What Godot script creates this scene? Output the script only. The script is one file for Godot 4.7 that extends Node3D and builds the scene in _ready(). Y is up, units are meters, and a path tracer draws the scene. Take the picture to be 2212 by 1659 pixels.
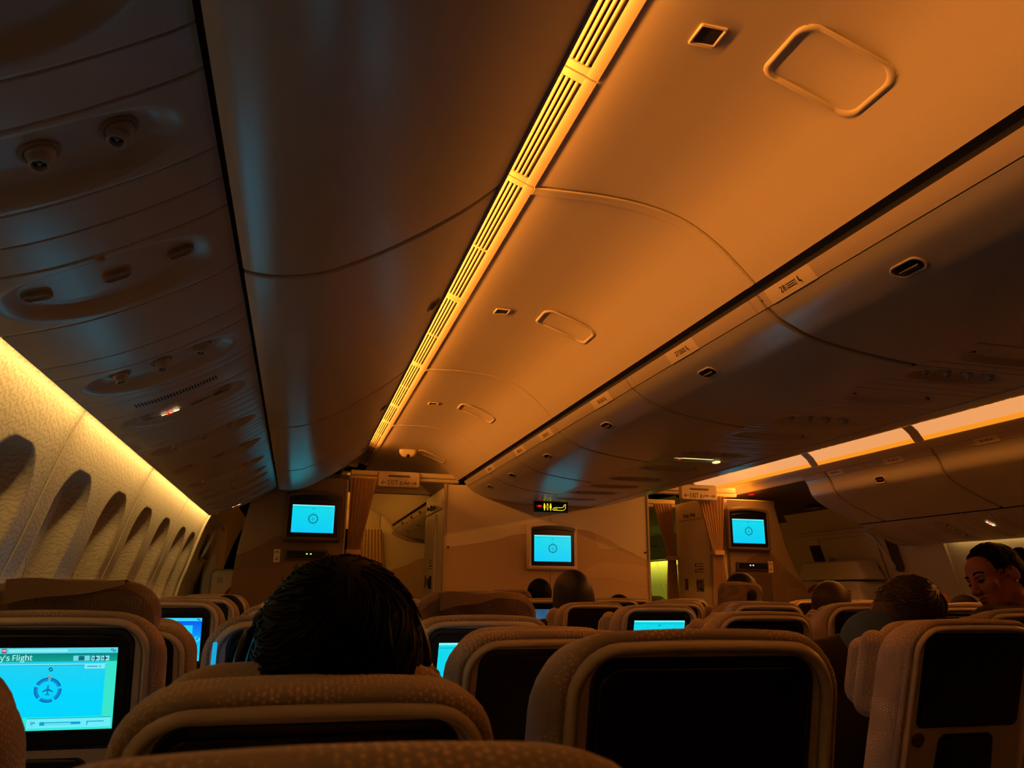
extends Node3D
# A wide-body aircraft cabin at night. x to the right, z towards the viewer, y up; W(x, y, d) takes a point
# measured from the viewer's eye: x right, y up, d forward along the cabin.

const H := 1.22            # eye height above the cabin floor
const MID := 2.455         # cabin centre line, measured from the eye
var M := {}
var used := {}
var font := SystemFont.new()

func _ready() -> void:
	# ---- camera
	var cam := Camera3D.new()
	cam.name = "camera"
	add_child(cam)
	cam.basis = Basis(Vector3.UP, deg_to_rad(-14.81)) * Basis(Vector3.RIGHT, deg_to_rad(14.73)) * Basis(Vector3.BACK, 0.0095)
	cam.position = Vector3(0, H, 0)
	var look := CameraAttributesPhysical.new()
	look.frustum_focal_length = 24.593
	look.frustum_near = 0.05
	look.frustum_far = 60.0
	look.frustum_focus_distance = 2.6
	look.exposure_aperture = 9.0
	cam.attributes = look
	cam.current = true
	# ---- environment: night outside, the cabin lamps do the lighting
	var we := WorldEnvironment.new()
	we.name = "environment"
	var env := Environment.new()
	env.background_mode = Environment.BG_COLOR
	env.background_color = Color(0.01, 0.012, 0.02)
	env.tonemap_mode = Environment.TONE_MAPPER_LINEAR
	env.tonemap_exposure = 1.0
	env.sdfgi_enabled = true
	env.ssao_enabled = true
	env.ssil_enabled = true
	we.environment = env
	add_child(we)
	font.font_names = PackedStringArray(["Droid Sans"])
	font.font_weight = 500
	# ---- cabin lamps (their fittings are built by the same builder)
	var warm := Color(1.0, 0.575, 0.185)
	var gold := Color(1.0, 0.78, 0.42)
	make_materials()
	cove_lamps(warm, gold)
	# ---- large structure
	shell()
	ceiling_panels()
	left_bins()
	centre_bins()
	right_bins()
	service_left()
	service_centre()
	service_right()
	side_walls()
	partitions()
	beyond()
	doors()
	curtains_and_signs()
	# ---- seats, people, small things
	seats()
	people()

# ------------------------------------------------------------------ naming
func numbered(called: String) -> String:
	if not used.has(called):
		used[called] = 0
		return called
	used[called] += 1
	return "%s_%03d" % [called, used[called]]

func thing(called: String, label: String, category: String, group := "") -> Node3D:
	var o := Node3D.new()
	o.name = numbered(called)
	add_child(o)
	tag(o, label, category, group)
	return o

func tag(o: Node, label: String, category: String, group := "") -> void:
	o.set_meta("label", label)
	o.set_meta("category", category)
	if group:
		o.set_meta("group", group)

func struct(called: String, label := "", category := "") -> Node3D:
	var o := Node3D.new()
	o.name = numbered(called)
	add_child(o)
	o.set_meta("kind", "structure")
	if label:
		tag(o, label, category)
	return o

func part(called: String, mesh: Mesh, mat: Material, parent: Node) -> MeshInstance3D:
	var o := MeshInstance3D.new()
	if parent == self:
		o.name = numbered(called)
	else:
		o.name = called
	o.mesh = mesh
	o.material_override = mat
	o.cast_shadow = GeometryInstance3D.SHADOW_CASTING_SETTING_ON
	parent.add_child(o, true)
	return o

func W(x: float, y: float, d: float) -> Vector3:
	return Vector3(x, y + H, -d)

# ------------------------------------------------------------------ mesh building
class Mb:
	var v := PackedVector3Array()
	var n := PackedVector3Array()
	var uv := PackedVector2Array()
	var ix := PackedInt32Array()
	var xf := Transform3D()

	# rows of equal length; smooth inside one grid, creased between grids
	func grid(rows: Array, wrap := false) -> void:
		var r := rows.size()
		var c: int = rows[0].size()
		var base := v.size()
		for j in r:
			var row: PackedVector3Array = rows[j]
			for i in c:
				v.append(xf * row[i])
				n.append(Vector3.ZERO)
				uv.append(Vector2(float(i) / maxf(1.0, c - 1), float(j) / maxf(1.0, r - 1)))
		var last := c if wrap else c - 1
		for j in r - 1:
			for i in last:
				var a := base + j * c + i
				var b := base + j * c + (i + 1) % c
				tri(a, b, a + c)
				tri(b, b + c, a + c)

	func tri(a: int, b: int, c: int) -> void:
		ix.append(a)
		ix.append(b)
		ix.append(c)
		var f := (v[c] - v[a]).cross(v[b] - v[a])
		n[a] += f
		n[b] += f
		n[c] += f

	func fan(ring: PackedVector3Array, flip := false) -> void:
		var base := v.size()
		var mid := Vector3.ZERO
		for p in ring:
			mid += p
		mid /= ring.size()
		v.append(xf * mid)
		n.append(Vector3.ZERO)
		uv.append(Vector2(0.5, 0.5))
		for p in ring:
			v.append(xf * p)
			n.append(Vector3.ZERO)
			uv.append(Vector2.ZERO)
		var k := ring.size()
		for i in k:
			if flip:
				tri(base, base + 1 + (i + 1) % k, base + 1 + i)
			else:
				tri(base, base + 1 + i, base + 1 + (i + 1) % k)

	# rings of a closed outline in x, y at depths z: [outline, z]
	func loft(rings: Array, cap0 := true, cap1 := true) -> void:
		var rows := []
		for s in rings:
			var row := PackedVector3Array()
			for p in s[0]:
				row.append(Vector3(p.x, p.y, s[1]))
			rows.append(row)
		grid(rows, true)
		if cap0:
			fan(rows[0], true)
		if cap1:
			fan(rows[-1])

	func box(c: Vector3, s: Vector3, b := 0.003) -> void:
		b = minf(b, minf(s.x, minf(s.y, s.z)) * 0.45)
		var o := Mb.rr(s.x / 2, s.y / 2, b, 2)
		var i := Mb.rr(s.x / 2 - b, s.y / 2 - b, b * 0.3, 2)
		var keep := xf
		xf = xf * Transform3D(Basis(), c)
		loft([[i, -s.z / 2], [o, -s.z / 2 + b], [o, s.z / 2 - b], [i, s.z / 2]])
		xf = keep

	static func rr(hw: float, hh: float, r: float, k := 5) -> PackedVector2Array:
		return Mb.rr2(hw, hw, -hh, hh, r, r, k)

	# rounded outline with its own half widths at the top and the bottom
	static func rr2(wt: float, wb: float, y0: float, y1: float, rt: float, rb: float, k := 6) -> PackedVector2Array:
		var out := PackedVector2Array()
		var cs := [Vector2(wt - rt, y1 - rt), Vector2(-wt + rt, y1 - rt), Vector2(-wb + rb, y0 + rb), Vector2(wb - rb, y0 + rb)]
		for q in 4:
			var rad: float = rt if q < 2 else rb
			for i in k + 1:
				var a := PI / 2 * (q + float(i) / k)
				out.append(cs[q] + Vector2(cos(a), sin(a)) * rad)
		return out

	func tube(path: PackedVector3Array, rad: float, sides := 8, closed := false) -> void:
		var rows := []
		var k := path.size()
		for i in k:
			var a := path[(i - 1 + k) % k] if closed or i > 0 else path[i]
			var b := path[(i + 1) % k] if closed or i < k - 1 else path[i]
			var t := (b - a).normalized()
			var u := t.cross(Vector3.UP if absf(t.y) < 0.9 else Vector3.RIGHT).normalized()
			var w := t.cross(u)
			var row := PackedVector3Array()
			for s in sides:
				var g := TAU * s / sides
				row.append(path[i] + (u * cos(g) + w * sin(g)) * rad)
			rows.append(row)
		if closed:
			rows.append(rows[0])
		grid(rows, true)
		if not closed:
			fan(rows[0], true)
			fan(rows[-1])

	# profile points are (radius, z)
	func lathe(prof: Array, sides := 20) -> void:
		var rows := []
		for p in prof:
			var row := PackedVector3Array()
			for s in sides:
				var g := TAU * s / sides
				row.append(Vector3(cos(g) * p[0], sin(g) * p[0], p[1]))
			rows.append(row)
		grid(rows, true)

	func ball(c: Vector3, r: Vector3, k := 12) -> void:
		var rows := []
		for j in k + 1:
			var b := PI * j / k - PI / 2
			var row := PackedVector3Array()
			for s in k * 2:
				var g := TAU * s / (k * 2)
				row.append(c + Vector3(cos(g) * cos(b), sin(b), sin(g) * cos(b)) * r)
			rows.append(row)
		grid(rows, true)

	func quad(a: Vector3, b: Vector3, c: Vector3, d: Vector3) -> void:
		# a top left, b top right, c bottom right, d bottom left as seen from the front
		grid([PackedVector3Array([a, b]), PackedVector3Array([d, c])])

	func mesh() -> ArrayMesh:
		for i in n.size():
			n[i] = n[i].normalized() if n[i].length_squared() > 1e-20 else Vector3.UP
		var arr := []
		arr.resize(Mesh.ARRAY_MAX)
		arr[Mesh.ARRAY_VERTEX] = v
		arr[Mesh.ARRAY_NORMAL] = n
		arr[Mesh.ARRAY_TEX_UV] = uv
		arr[Mesh.ARRAY_INDEX] = ix
		var m := ArrayMesh.new()
		m.add_surface_from_arrays(Mesh.PRIMITIVE_TRIANGLES, arr)
		return m

# smooth curve through points
func curve(pts: Array, sub := 6) -> PackedVector2Array:
	var out := PackedVector2Array()
	var k := pts.size()
	for i in k - 1:
		var p0 := v2(pts[maxi(i - 1, 0)])
		var p1 := v2(pts[i])
		var p2 := v2(pts[i + 1])
		var p3 := v2(pts[mini(i + 2, k - 1)])
		for s in sub:
			out.append(p1.cubic_interpolate(p2, p0, p3, float(s) / sub))
	out.append(v2(pts[k - 1]))
	return out

func v2(a) -> Vector2:
	return Vector2(a[0], a[1])

func offset(p: PackedVector2Array, by: float) -> PackedVector2Array:
	var out := PackedVector2Array()
	for i in p.size():
		var t := (p[mini(i + 1, p.size() - 1)] - p[maxi(i - 1, 0)]).normalized()
		out.append(p[i] + Vector2(-t.y, t.x) * by)
	return out

func resample(p: PackedVector2Array, k: int) -> PackedVector2Array:
	var total := 0.0
	for i in p.size() - 1:
		total += p[i].distance_to(p[i + 1])
	var out := PackedVector2Array([p[0]])
	var seg := 0
	var gone := 0.0
	for j in range(1, k):
		var want := total * j / k
		while gone + p[seg].distance_to(p[seg + 1]) < want:
			gone += p[seg].distance_to(p[seg + 1])
			seg += 1
		out.append(p[seg].lerp(p[seg + 1], (want - gone) / p[seg].distance_to(p[seg + 1])))
	out.append(p[p.size() - 1])
	return out

func row_at(p: PackedVector2Array, d: float) -> PackedVector3Array:
	var r := PackedVector3Array()
	for q in p:
		r.append(W(q.x, q.y, d))
	return r

# a panel of that cross-section from depth d0 to d1, th thick to the left of its direction, edges eased by b
func ext(mb: Mb, p: PackedVector2Array, d0: float, d1: float, th: float, b := 0.004) -> void:
	var back := offset(p, th)
	var ease := offset(p, signf(th) * minf(b, absf(th) * 0.8))
	mb.grid([row_at(ease, d0), row_at(p, d0 + b), row_at(p, d1 - b), row_at(ease, d1)])
	mb.grid([row_at(back, d1), row_at(back, d0)])
	mb.grid([row_at(back, d0), row_at(ease, d0)])
	mb.grid([row_at(ease, d1), row_at(back, d1)])
	for e in [0, p.size() - 1]:
		var s := [PackedVector3Array([W(p[e].x, p[e].y, d0), W(p[e].x, p[e].y, d1)]), PackedVector3Array([W(back[e].x, back[e].y, d0), W(back[e].x, back[e].y, d1)])]
		if e == 0:
			s.reverse()
		mb.grid(s)

# point and outward normal at share t of a profile's length
func along(p: PackedVector2Array, t: float) -> Array:
	var total := 0.0
	for i in p.size() - 1:
		total += p[i].distance_to(p[i + 1])
	var want := clampf(t, 0.0, 1.0) * total
	for i in p.size() - 1:
		var l := p[i].distance_to(p[i + 1])
		if want <= l or i == p.size() - 2:
			return [p[i].lerp(p[i + 1], want / l), (p[i + 1] - p[i]).normalized()]
		want -= l
	return [p[0], Vector2.RIGHT]

func frame(at: Vector3, up: Vector3, normal: Vector3) -> Transform3D:
	var z := normal.normalized()
	var y := (up - z * up.dot(z)).normalized()
	return Transform3D(Basis(y.cross(z), y, z), at)

# lettering as thin solid letters; x to the right, baseline-centred at the origin, facing +z
func letters(called: String, text: String, high: float, mat: Material, parent: Node, xf: Transform3D) -> MeshInstance3D:
	var t := TextMesh.new()
	t.text = text
	t.font = font
	t.font_size = 32
	t.pixel_size = high / 24.0
	t.depth = 0.001
	t.curve_step = 2.0
	var o := part(called, t, mat, parent)
	o.transform = xf
	return o

# ------------------------------------------------------------------ materials
func plain(called: String, c: Color, rough := 0.5, spec := 0.5, metal := 0.0) -> StandardMaterial3D:
	var m := StandardMaterial3D.new()
	m.resource_name = called
	m.albedo_color = c
	m.roughness = rough
	m.metallic_specular = spec
	m.metallic = metal
	m.cull_mode = BaseMaterial3D.CULL_DISABLED
	M[called] = m
	return m

func lit(called: String, c: Color, energy: float) -> StandardMaterial3D:
	var m := plain(called, Color(0.02, 0.02, 0.02), 0.4)
	m.emission_enabled = true
	m.emission = c
	m.emission_energy_multiplier = energy
	return m

func shown(called: String, im: Image, energy: float) -> StandardMaterial3D:
	var m := plain(called, Color(0.01, 0.01, 0.012), 0.25)
	m.emission_enabled = true
	m.emission = Color.WHITE
	m.emission_operator = BaseMaterial3D.EMISSION_OP_MULTIPLY
	m.emission_texture = ImageTexture.create_from_image(im)
	m.emission_energy_multiplier = energy
	m.texture_repeat = false
	return m

func grain(m: StandardMaterial3D, size: float, height: float, seed_: int, freq := 0.06) -> void:
	var nz := FastNoiseLite.new()
	nz.seed = seed_
	nz.frequency = freq
	nz.fractal_octaves = 3
	var t := NoiseTexture2D.new()
	t.width = 256
	t.height = 256
	t.seamless = true
	t.noise = nz
	m.heightmap_enabled = true
	m.heightmap_texture = t
	m.heightmap_scale = height
	m.uv1_triplanar = true
	m.uv1_world_triplanar = true
	m.uv1_scale = Vector3.ONE / size

func make_materials() -> void:
	grain(plain("ceiling", Color(0.84, 0.80, 0.75), 0.55), 0.05, 0.006, 3)
	grain(plain("bin", Color(0.72, 0.71, 0.70), 0.30, 0.75), 0.09, 0.008, 5)
	plain("bin_trim", Color(0.74, 0.70, 0.66), 0.45)
	plain("channel", Color(0.72, 0.71, 0.71), 0.36, 0.65)
	plain("recess", Color(0.60, 0.54, 0.48), 0.55)
	plain("grille", Color(0.86, 0.82, 0.76), 0.5)
	plain("vent_plastic", Color(0.62, 0.58, 0.53), 0.5)
	plain("dark", Color(0.035, 0.03, 0.028), 0.6)
	plain("black_plastic", Color(0.02, 0.02, 0.022), 0.32)
	plain("bezel", Color(0.018, 0.018, 0.022), 0.22, 0.6)
	plain("print", Color(0.09, 0.07, 0.06), 0.7)
	plain("print_red", Color(0.13, 0.02, 0.02), 0.6)
	plain("chrome", Color(0.6, 0.6, 0.62), 0.25, 0.5, 0.9)
	plain("lens", Color(0.25, 0.25, 0.3), 0.15)
	plain("shell_plastic", Color(0.86, 0.81, 0.76), 0.38, 0.55)
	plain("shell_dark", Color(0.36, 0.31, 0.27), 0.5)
	plain("door_plastic", Color(0.86, 0.84, 0.81), 0.45)
	plain("closet", Color(0.92, 0.88, 0.82), 0.45)
	plain("brass", Color(0.55, 0.5, 0.4), 0.3, 0.5, 0.8)
	plain("red_stripe", Color(0.62, 0.03, 0.05), 0.5)
	plain("carpet", Color(0.32, 0.28, 0.26), 0.95)
	plain("outer", Color(0.18, 0.16, 0.15), 0.9)
	plain("paper", Color(0.56, 0.47, 0.38), 0.75)
	plain("skin", Color(0.60, 0.36, 0.25), 0.5).subsurf_scatter_enabled = false
	plain("skin_dark", Color(0.42, 0.25, 0.17), 0.55)
	plain("hair_black", Color(0.028, 0.023, 0.024), 0.6, 0.25)
	plain("hair_brown", Color(0.20, 0.11, 0.06), 0.55)
	plain("hair_dark_brown", Color(0.09, 0.05, 0.035), 0.5)
	plain("lip", Color(0.42, 0.14, 0.11), 0.4)
	plain("eye_white", Color(0.7, 0.66, 0.62), 0.3)
	plain("pearl", Color(0.9, 0.86, 0.8), 0.15)
	plain("hoodie", Color(0.24, 0.34, 0.52), 0.9)
	plain("jacket", Color(0.17, 0.11, 0.10), 0.9)
	plain("shirt", Color(0.30, 0.26, 0.24), 0.9)
	plain("orange_cloth", Color(0.8, 0.2, 0.05), 0.9)
	grain(plain("curtain", Color(0.84, 0.74, 0.62), 0.85), 0.05, 0.02, 9, 0.12)
	for h in ["hair_black", "hair_brown", "hair_dark_brown"]:
		strands(M[h])
	lit("amber_glow", Color(1.0, 0.62, 0.2), 0.9)
	lit("cover_glow", Color(1.0, 0.60, 0.14), 0.95)
	lit("pink_glow", Color(0.98, 0.66, 0.40), 0.9)
	lit("sign_glow", Color(1.0, 0.83, 0.6), 2.2)
	lit("sign_red", Color(1.0, 0.12, 0.04), 0.9)
	lit("sign_yellow", Color(1.0, 0.9, 0.12), 1.2)
	lit("bar_glow", Color(1.0, 0.93, 0.6), 1.2)
	lit("green_led", Color(0.6, 1.0, 0.3), 2.0)
	lit("white_led", Color(0.9, 1.0, 1.0), 2.0)
	lit("red_led", Color(1.0, 0.1, 0.1), 0.8)
	lit("strip_glow", Color(0.1, 0.75, 1.0), 0.7)  # for the added strip that imitates a lit monitor edge
	lit("cabin_glow", Color(0.85, 0.95, 0.25), 0.7)
	M["fabric"] = dotted("fabric", Color(0.68, 0.62, 0.58), Color(1.0, 0.88, 0.72), 0.19)
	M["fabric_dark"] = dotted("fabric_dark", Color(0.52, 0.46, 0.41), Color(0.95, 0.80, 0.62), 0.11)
	M["wall_pattern"] = wavy()
	M["dunes"] = dunes()
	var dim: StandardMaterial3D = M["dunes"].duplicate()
	dim.resource_name = "dunes_shaded"
	dim.albedo_color = Color(0.60, 0.56, 0.54)  # same covering darkened: the shade on the side partitions is in the colour
	M["dunes_shaded"] = dim
	shown("screen_map", draw_map(), 1.0)
	shown("screen_flight", draw_flight(), 1.0)
	shown("screen_blue", draw_blue(), 1.0)
	shown("screen_dim", draw_dim(), 1.0)
	plain("screen_off", Color(0.022, 0.018, 0.018), 0.28)

func strands(m: StandardMaterial3D) -> void:
	var im := Image.create(128, 128, false, Image.FORMAT_RGB8)
	var rng := RandomNumberGenerator.new()
	rng.seed = 21
	for x in 128:
		var g := rng.randf_range(0.55, 1.0)
		for y in 128:
			im.set_pixel(x, y, Color(g, g, g))
	m.heightmap_enabled = true
	m.heightmap_texture = ImageTexture.create_from_image(im)
	m.heightmap_scale = 0.08
	m.uv1_triplanar = true
	m.uv1_scale = Vector3(9, 1.5, 9)

func dotted(called: String, base: Color, dot: Color, size: float) -> StandardMaterial3D:
	var k := 512
	var im := Image.create(k, k, false, Image.FORMAT_RGB8)
	var nz := FastNoiseLite.new()
	nz.seed = 4
	nz.frequency = 0.02
	var rng := RandomNumberGenerator.new()
	rng.seed = 8
	for y in k:
		for x in k:
			im.set_pixel(x, y, base.lightened(0.05 * nz.get_noise_2d(x * 6.0, y * 6.0)))
	var step := 20.0
	for j in int(k / step):
		for i in int(k / step):
			var cx := (i + 0.5) * step + rng.randf_range(-4, 4)
			var cy := (j + 0.5 * (i % 2)) * step + rng.randf_range(-4, 4)
			# the dots lie in wavy drifts with bare cloth between them
			var drift := sin(TAU * (cx / k) + 1.9 * sin(TAU * cy / k)) + 0.5 * sin(TAU * 2.0 * cy / k)
			if drift < -0.35:
				continue
			var r := clampf(2.8 + 1.8 * drift, 2.0, 5.2)
			for dy in range(-6, 7):
				for dx in range(-6, 7):
					var dd := sqrt(dx * dx + dy * dy)
					if dd < r + 1.0:
						var px := posmod(int(cx) + dx, k)
						var py := posmod(int(cy) + dy, k)
						im.set_pixel(px, py, im.get_pixel(px, py).lerp(dot, clampf(r + 1.0 - dd, 0, 1) * 0.85))
	var m := plain(called, Color.WHITE, 0.9, 0.3)
	m.albedo_texture = ImageTexture.create_from_image(im)
	m.uv1_triplanar = true
	m.uv1_world_triplanar = true
	m.uv1_scale = Vector3.ONE / size
	m.rim_enabled = true
	m.rim = 0.3
	m.rim_tint = 0.6
	return m

func wavy() -> StandardMaterial3D:
	var k := 512
	var im := Image.create(k, k, false, Image.FORMAT_RGB8)
	var nz := FastNoiseLite.new()
	nz.seed = 12
	nz.frequency = 0.006
	var a := Color(0.80, 0.77, 0.72)
	var b := Color(0.66, 0.62, 0.56)
	for y in k:
		for x in k:
			var fx := float(x) / k
			var fy := float(y) / k
			var bend := 0.30 * sin(TAU * (3.0 * fx + 0.7 * sin(TAU * fy))) + 0.22 * sin(TAU * (5.0 * fx - 2.0 * fy)) + 0.18 * sin(TAU * (2.0 * fx + 3.0 * fy))
			var s := sin(TAU * (14.0 * fy + bend) + 1.1 * sin(TAU * (8.0 * fx + 2.0 * fy)))
			im.set_pixel(x, y, a.lerp(b, smoothstep(0.05, 0.55, s) * 0.8))
	var m := plain("wall_pattern", Color.WHITE, 0.6, 0.4)
	m.albedo_texture = ImageTexture.create_from_image(im)
	m.heightmap_enabled = true
	m.heightmap_texture = m.albedo_texture
	m.heightmap_scale = 0.05
	m.uv1_triplanar = true
	m.uv1_world_triplanar = true
	m.uv1_scale = Vector3.ONE / 0.30
	return m

# printed wall covering: soft sand dunes under a plain pale field
func dunes() -> StandardMaterial3D:
	var w := 1024
	var h := 768
	var im := Image.create(w, h, false, Image.FORMAT_RGB8)
	var sky := Color(0.95, 0.92, 0.87)
	var far := Color(0.82, 0.74, 0.65)
	var mid := Color(0.87, 0.79, 0.69)
	var low := Color(0.83, 0.74, 0.64)
	var edge1 := curve([[0, 0.50], [0.12, 0.47], [0.24, 0.43], [0.33, 0.385], [0.45, 0.37], [0.60, 0.33], [0.68, 0.335], [0.73, 0.36], [0.80, 0.41], [0.86, 0.47], [0.93, 0.52], [1.0, 0.58]], 8)
	var edge2 := curve([[0.725, 0.36], [0.735, 0.44], [0.75, 0.485], [0.80, 0.49], [0.87, 0.475], [0.92, 0.455], [0.95, 0.458], [0.98, 0.445], [1.0, 0.45]], 8)
	var edge3 := curve([[0.0, 0.98], [0.3, 0.93], [0.55, 0.80], [0.65, 0.68], [0.71, 0.62], [0.78, 0.585], [0.86, 0.60], [0.93, 0.60], [1.0, 0.63]], 8)
	var edge4 := curve([[0.0, 1.2], [0.4, 0.95], [0.6, 0.78], [0.75, 0.72], [0.88, 0.75], [1.0, 0.79]], 8)
	for x in w:
		var f := float(x) / w
		var y1 := height_at(edge1, f)
		var y2 := height_at(edge2, f) if f > 0.725 else 9.0
		var y3 := height_at(edge3, f)
		var y4 := height_at(edge4, f)
		for y in h:
			var g := float(y) / h
			var c := sky
			if g > y1:
				c = far
				if f > 0.725 and g < y2:
					c = mid.lightened(0.03)
				if g > y3:
					c = mid.lerp(low, clampf((g - y3) * 4.0, 0, 1))
				if g > y4:
					c = low.lerp(mid, clampf((g - y4) * 5.0, 0, 1))
				var rim: float = minf(absf(g - y1), minf(absf(g - y2), minf(absf(g - y3) * 2.0, absf(g - y4) * 2.0)))
				if rim < 0.003:
					c = c.darkened(0.12)
			im.set_pixel(x, y, c)
	var m := plain("dunes", Color.WHITE, 0.6, 0.35)
	m.albedo_texture = ImageTexture.create_from_image(im)
	m.texture_repeat = false
	return m

func height_at(p: PackedVector2Array, x: float) -> float:
	for i in p.size() - 1:
		if x <= p[i + 1].x:
			return lerpf(p[i].y, p[i + 1].y, clampf((x - p[i].x) / maxf(1e-5, p[i + 1].x - p[i].x), 0, 1))
	return p[p.size() - 1].y

# ------------------------------------------------------------------ what the screens show
func poly(im: Image, pts: PackedVector2Array, c: Color) -> void:
	var lo := pts[0]
	var hi := pts[0]
	for p in pts:
		lo = lo.min(p)
		hi = hi.max(p)
	for y in range(maxi(0, int(lo.y)), mini(im.get_height(), int(hi.y) + 1)):
		for x in range(maxi(0, int(lo.x)), mini(im.get_width(), int(hi.x) + 1)):
			if Geometry2D.is_point_in_polygon(Vector2(x + 0.5, y + 0.5), pts):
				im.set_pixel(x, y, c)

func plane_mark(im: Image, c: Vector2, s: float, col: Color, turn := 0.0) -> void:
	var half := [[0, -1.0], [0.10, -0.86], [0.13, -0.3], [0.95, 0.28], [0.95, 0.42], [0.13, 0.15], [0.10, 0.62], [0.38, 0.86], [0.38, 0.97], [0, 0.88]]
	var pts := PackedVector2Array()
	for p in half:
		pts.append(c + v2(p).rotated(turn) * s)
	for i in range(half.size() - 1, -1, -1):
		pts.append(c + Vector2(-half[i][0], half[i][1]).rotated(turn) * s)
	poly(im, pts, col)

func ring(im: Image, c: Vector2, r0: float, r1: float, col: Color, gaps: int, dark: Color) -> void:
	for y in range(int(c.y - r1) - 1, int(c.y + r1) + 2):
		for x in range(int(c.x - r1) - 1, int(c.x + r1) + 2):
			var d := Vector2(x + 0.5, y + 0.5) - c
			var l := d.length()
			if l > r0 and l < r1:
				var a := fposmod(d.angle() / TAU * gaps + 0.18, 1.0)
				if a > 0.08 and a < 0.92:
					im.set_pixel(x, y, dark if l > r1 - (r1 - r0) * 0.35 else col)

func draw_map() -> Image:
	var im := Image.create(384, 264, false, Image.FORMAT_RGB8)
	im.fill(Color(0.04, 0.83, 0.93))
	for y in 264:
		im.fill_rect(Rect2i(0, y, 384, 1), Color(0.06, 0.86, 0.92).lerp(Color(0.02, 0.80, 0.96), y / 264.0))
	im.fill_rect(Rect2i(0, 0, 384, 10), Color(0.55, 0.97, 0.98))
	im.fill_rect(Rect2i(0, 22, 384, 3), Color(0.03, 0.62, 0.78))
	im.fill_rect(Rect2i(378, 0, 6, 264), Color(0.25, 0.90, 0.98))
	im.fill_rect(Rect2i(182, 34, 8, 6), Color(0.02, 0.35, 0.42))
	im.fill_rect(Rect2i(194, 34, 8, 6), Color(0.02, 0.35, 0.42))
	poly(im, PackedVector2Array([Vector2(192, 66), Vector2(197, 82), Vector2(187, 82)]), Color(0.15, 0.55, 0.55))
	ring(im, Vector2(193, 132), 34, 46, Color(0.05, 0.48, 0.58), 9, Color(0.02, 0.36, 0.46))
	plane_mark(im, Vector2(193, 132), 20, Color(0.03, 0.62, 0.76))
	return im

func draw_flight() -> Image:
	var w := 800
	var h := 512
	var im := Image.create(w, h, false, Image.FORMAT_RGB8)
	for y in h:
		im.fill_rect(Rect2i(0, y, w, 1), Color(0.20, 0.80, 0.92).lerp(Color(0.0, 0.84, 1.0), clampf(y / 300.0, 0, 1)))
	im.fill_rect(Rect2i(735, 80, 65, 432), Color(0.22, 0.90, 0.80))
	im.fill_rect(Rect2i(0, 430, 735, 82), Color(0.18, 0.92, 0.86))
	im.fill_rect(Rect2i(0, 0, w, 34), Color(0.35, 0.86, 0.92))
	im.fill_rect(Rect2i(180, 8, 330, 18), Color(0.55, 0.92, 0.95))
	im.fill_rect(Rect2i(140, 4, 28, 26), Color(0.55, 0.12, 0.22))
	im.fill_rect(Rect2i(142, 10, 24, 4), Color(0.9, 0.95, 1.0))
	im.fill_rect(Rect2i(142, 18, 24, 4), Color(0.9, 0.95, 1.0))
	for p in [[760, 8], [774, 16]]:
		im.fill_rect(Rect2i(p[0], p[1], 14, 12), Color(0.05, 0.3, 0.42))
		im.fill_rect(Rect2i(p[0] + 3, p[1] + 3, 8, 6), Color(0.45, 0.9, 0.95))
	for y in range(34, 86):
		im.fill_rect(Rect2i(0, y, w, 1), Color(0.02, 0.52, 0.52).lerp(Color(0.05, 0.66, 0.56), (y - 34) / 52.0))
	im.fill_rect(Rect2i(545, 50, 95, 32), Color(0.45, 0.85, 0.90))
	im.fill_rect(Rect2i(575, 52, 34, 28), Color(0.02, 0.42, 0.48))
	for x in [650, 705]:
		im.fill_rect(Rect2i(x, 52, 48, 30), Color(0.55, 0.90, 0.94))
		plane_mark(im, Vector2(x + 24, 67), 20, Color(0.03, 0.12, 0.25), PI / 2)
	im.fill_rect(Rect2i(100, 100, 640, 6), Color(0.55, 0.95, 1.0))
	im.fill_rect(Rect2i(100, 106, 640, 3), Color(0.05, 0.50, 0.66))
	im.fill_rect(Rect2i(614, 104, 118, 28), Color(0.50, 0.92, 0.97))
	im.fill_rect(Rect2i(628, 114, 62, 7), Color(0.25, 0.62, 0.72))
	im.fill_rect(Rect2i(700, 112, 8, 10), Color(0.25, 0.62, 0.72))
	ring(im, Vector2(422, 134), 6, 12, Color(0.05, 0.2, 0.3), 2, Color(0.05, 0.1, 0.15))
	poly(im, PackedVector2Array([Vector2(418, 164), Vector2(428, 188), Vector2(408, 188)]), Color(0.85, 0.48, 0.18))
	var c := Vector2(414, 262)
	ring(im, c, 56, 78, Color(0.08, 0.52, 0.82), 5, Color(0.03, 0.40, 0.70))
	plane_mark(im, c, 34, Color(0.05, 0.45, 0.68))
	im.fill_rect(Rect2i(310, 440, 480, 58), Color(0.42, 0.93, 0.98))
	im.fill_rect(Rect2i(308, 436, 480, 3), Color(0.05, 0.5, 0.6))
	ring(im, Vector2(340, 470), 0, 22, Color(0.50, 0.95, 0.98), 1, Color(0.4, 0.88, 0.95))
	for x in [332, 340]:
		im.fill_rect(Rect2i(x, 458, 4, 20), Color(0.03, 0.4, 0.55))
	poly(im, PackedVector2Array([Vector2(348, 458), Vector2(358, 464), Vector2(348, 470)]), Color(0.03, 0.4, 0.55))
	im.fill_rect(Rect2i(385, 462, 230, 16), Color(0.05, 0.62, 0.80))
	im.fill_rect(Rect2i(410, 468, 150, 8), Color(0.45, 0.93, 0.98))
	im.fill_rect(Rect2i(382, 460, 28, 22), Color(0.10, 0.62, 0.78))
	im.fill_rect(Rect2i(650, 460, 100, 5), Color(0.05, 0.55, 0.75))
	im.fill_rect(Rect2i(650, 460, 5, 24), Color(0.05, 0.55, 0.75))
	return im

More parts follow.
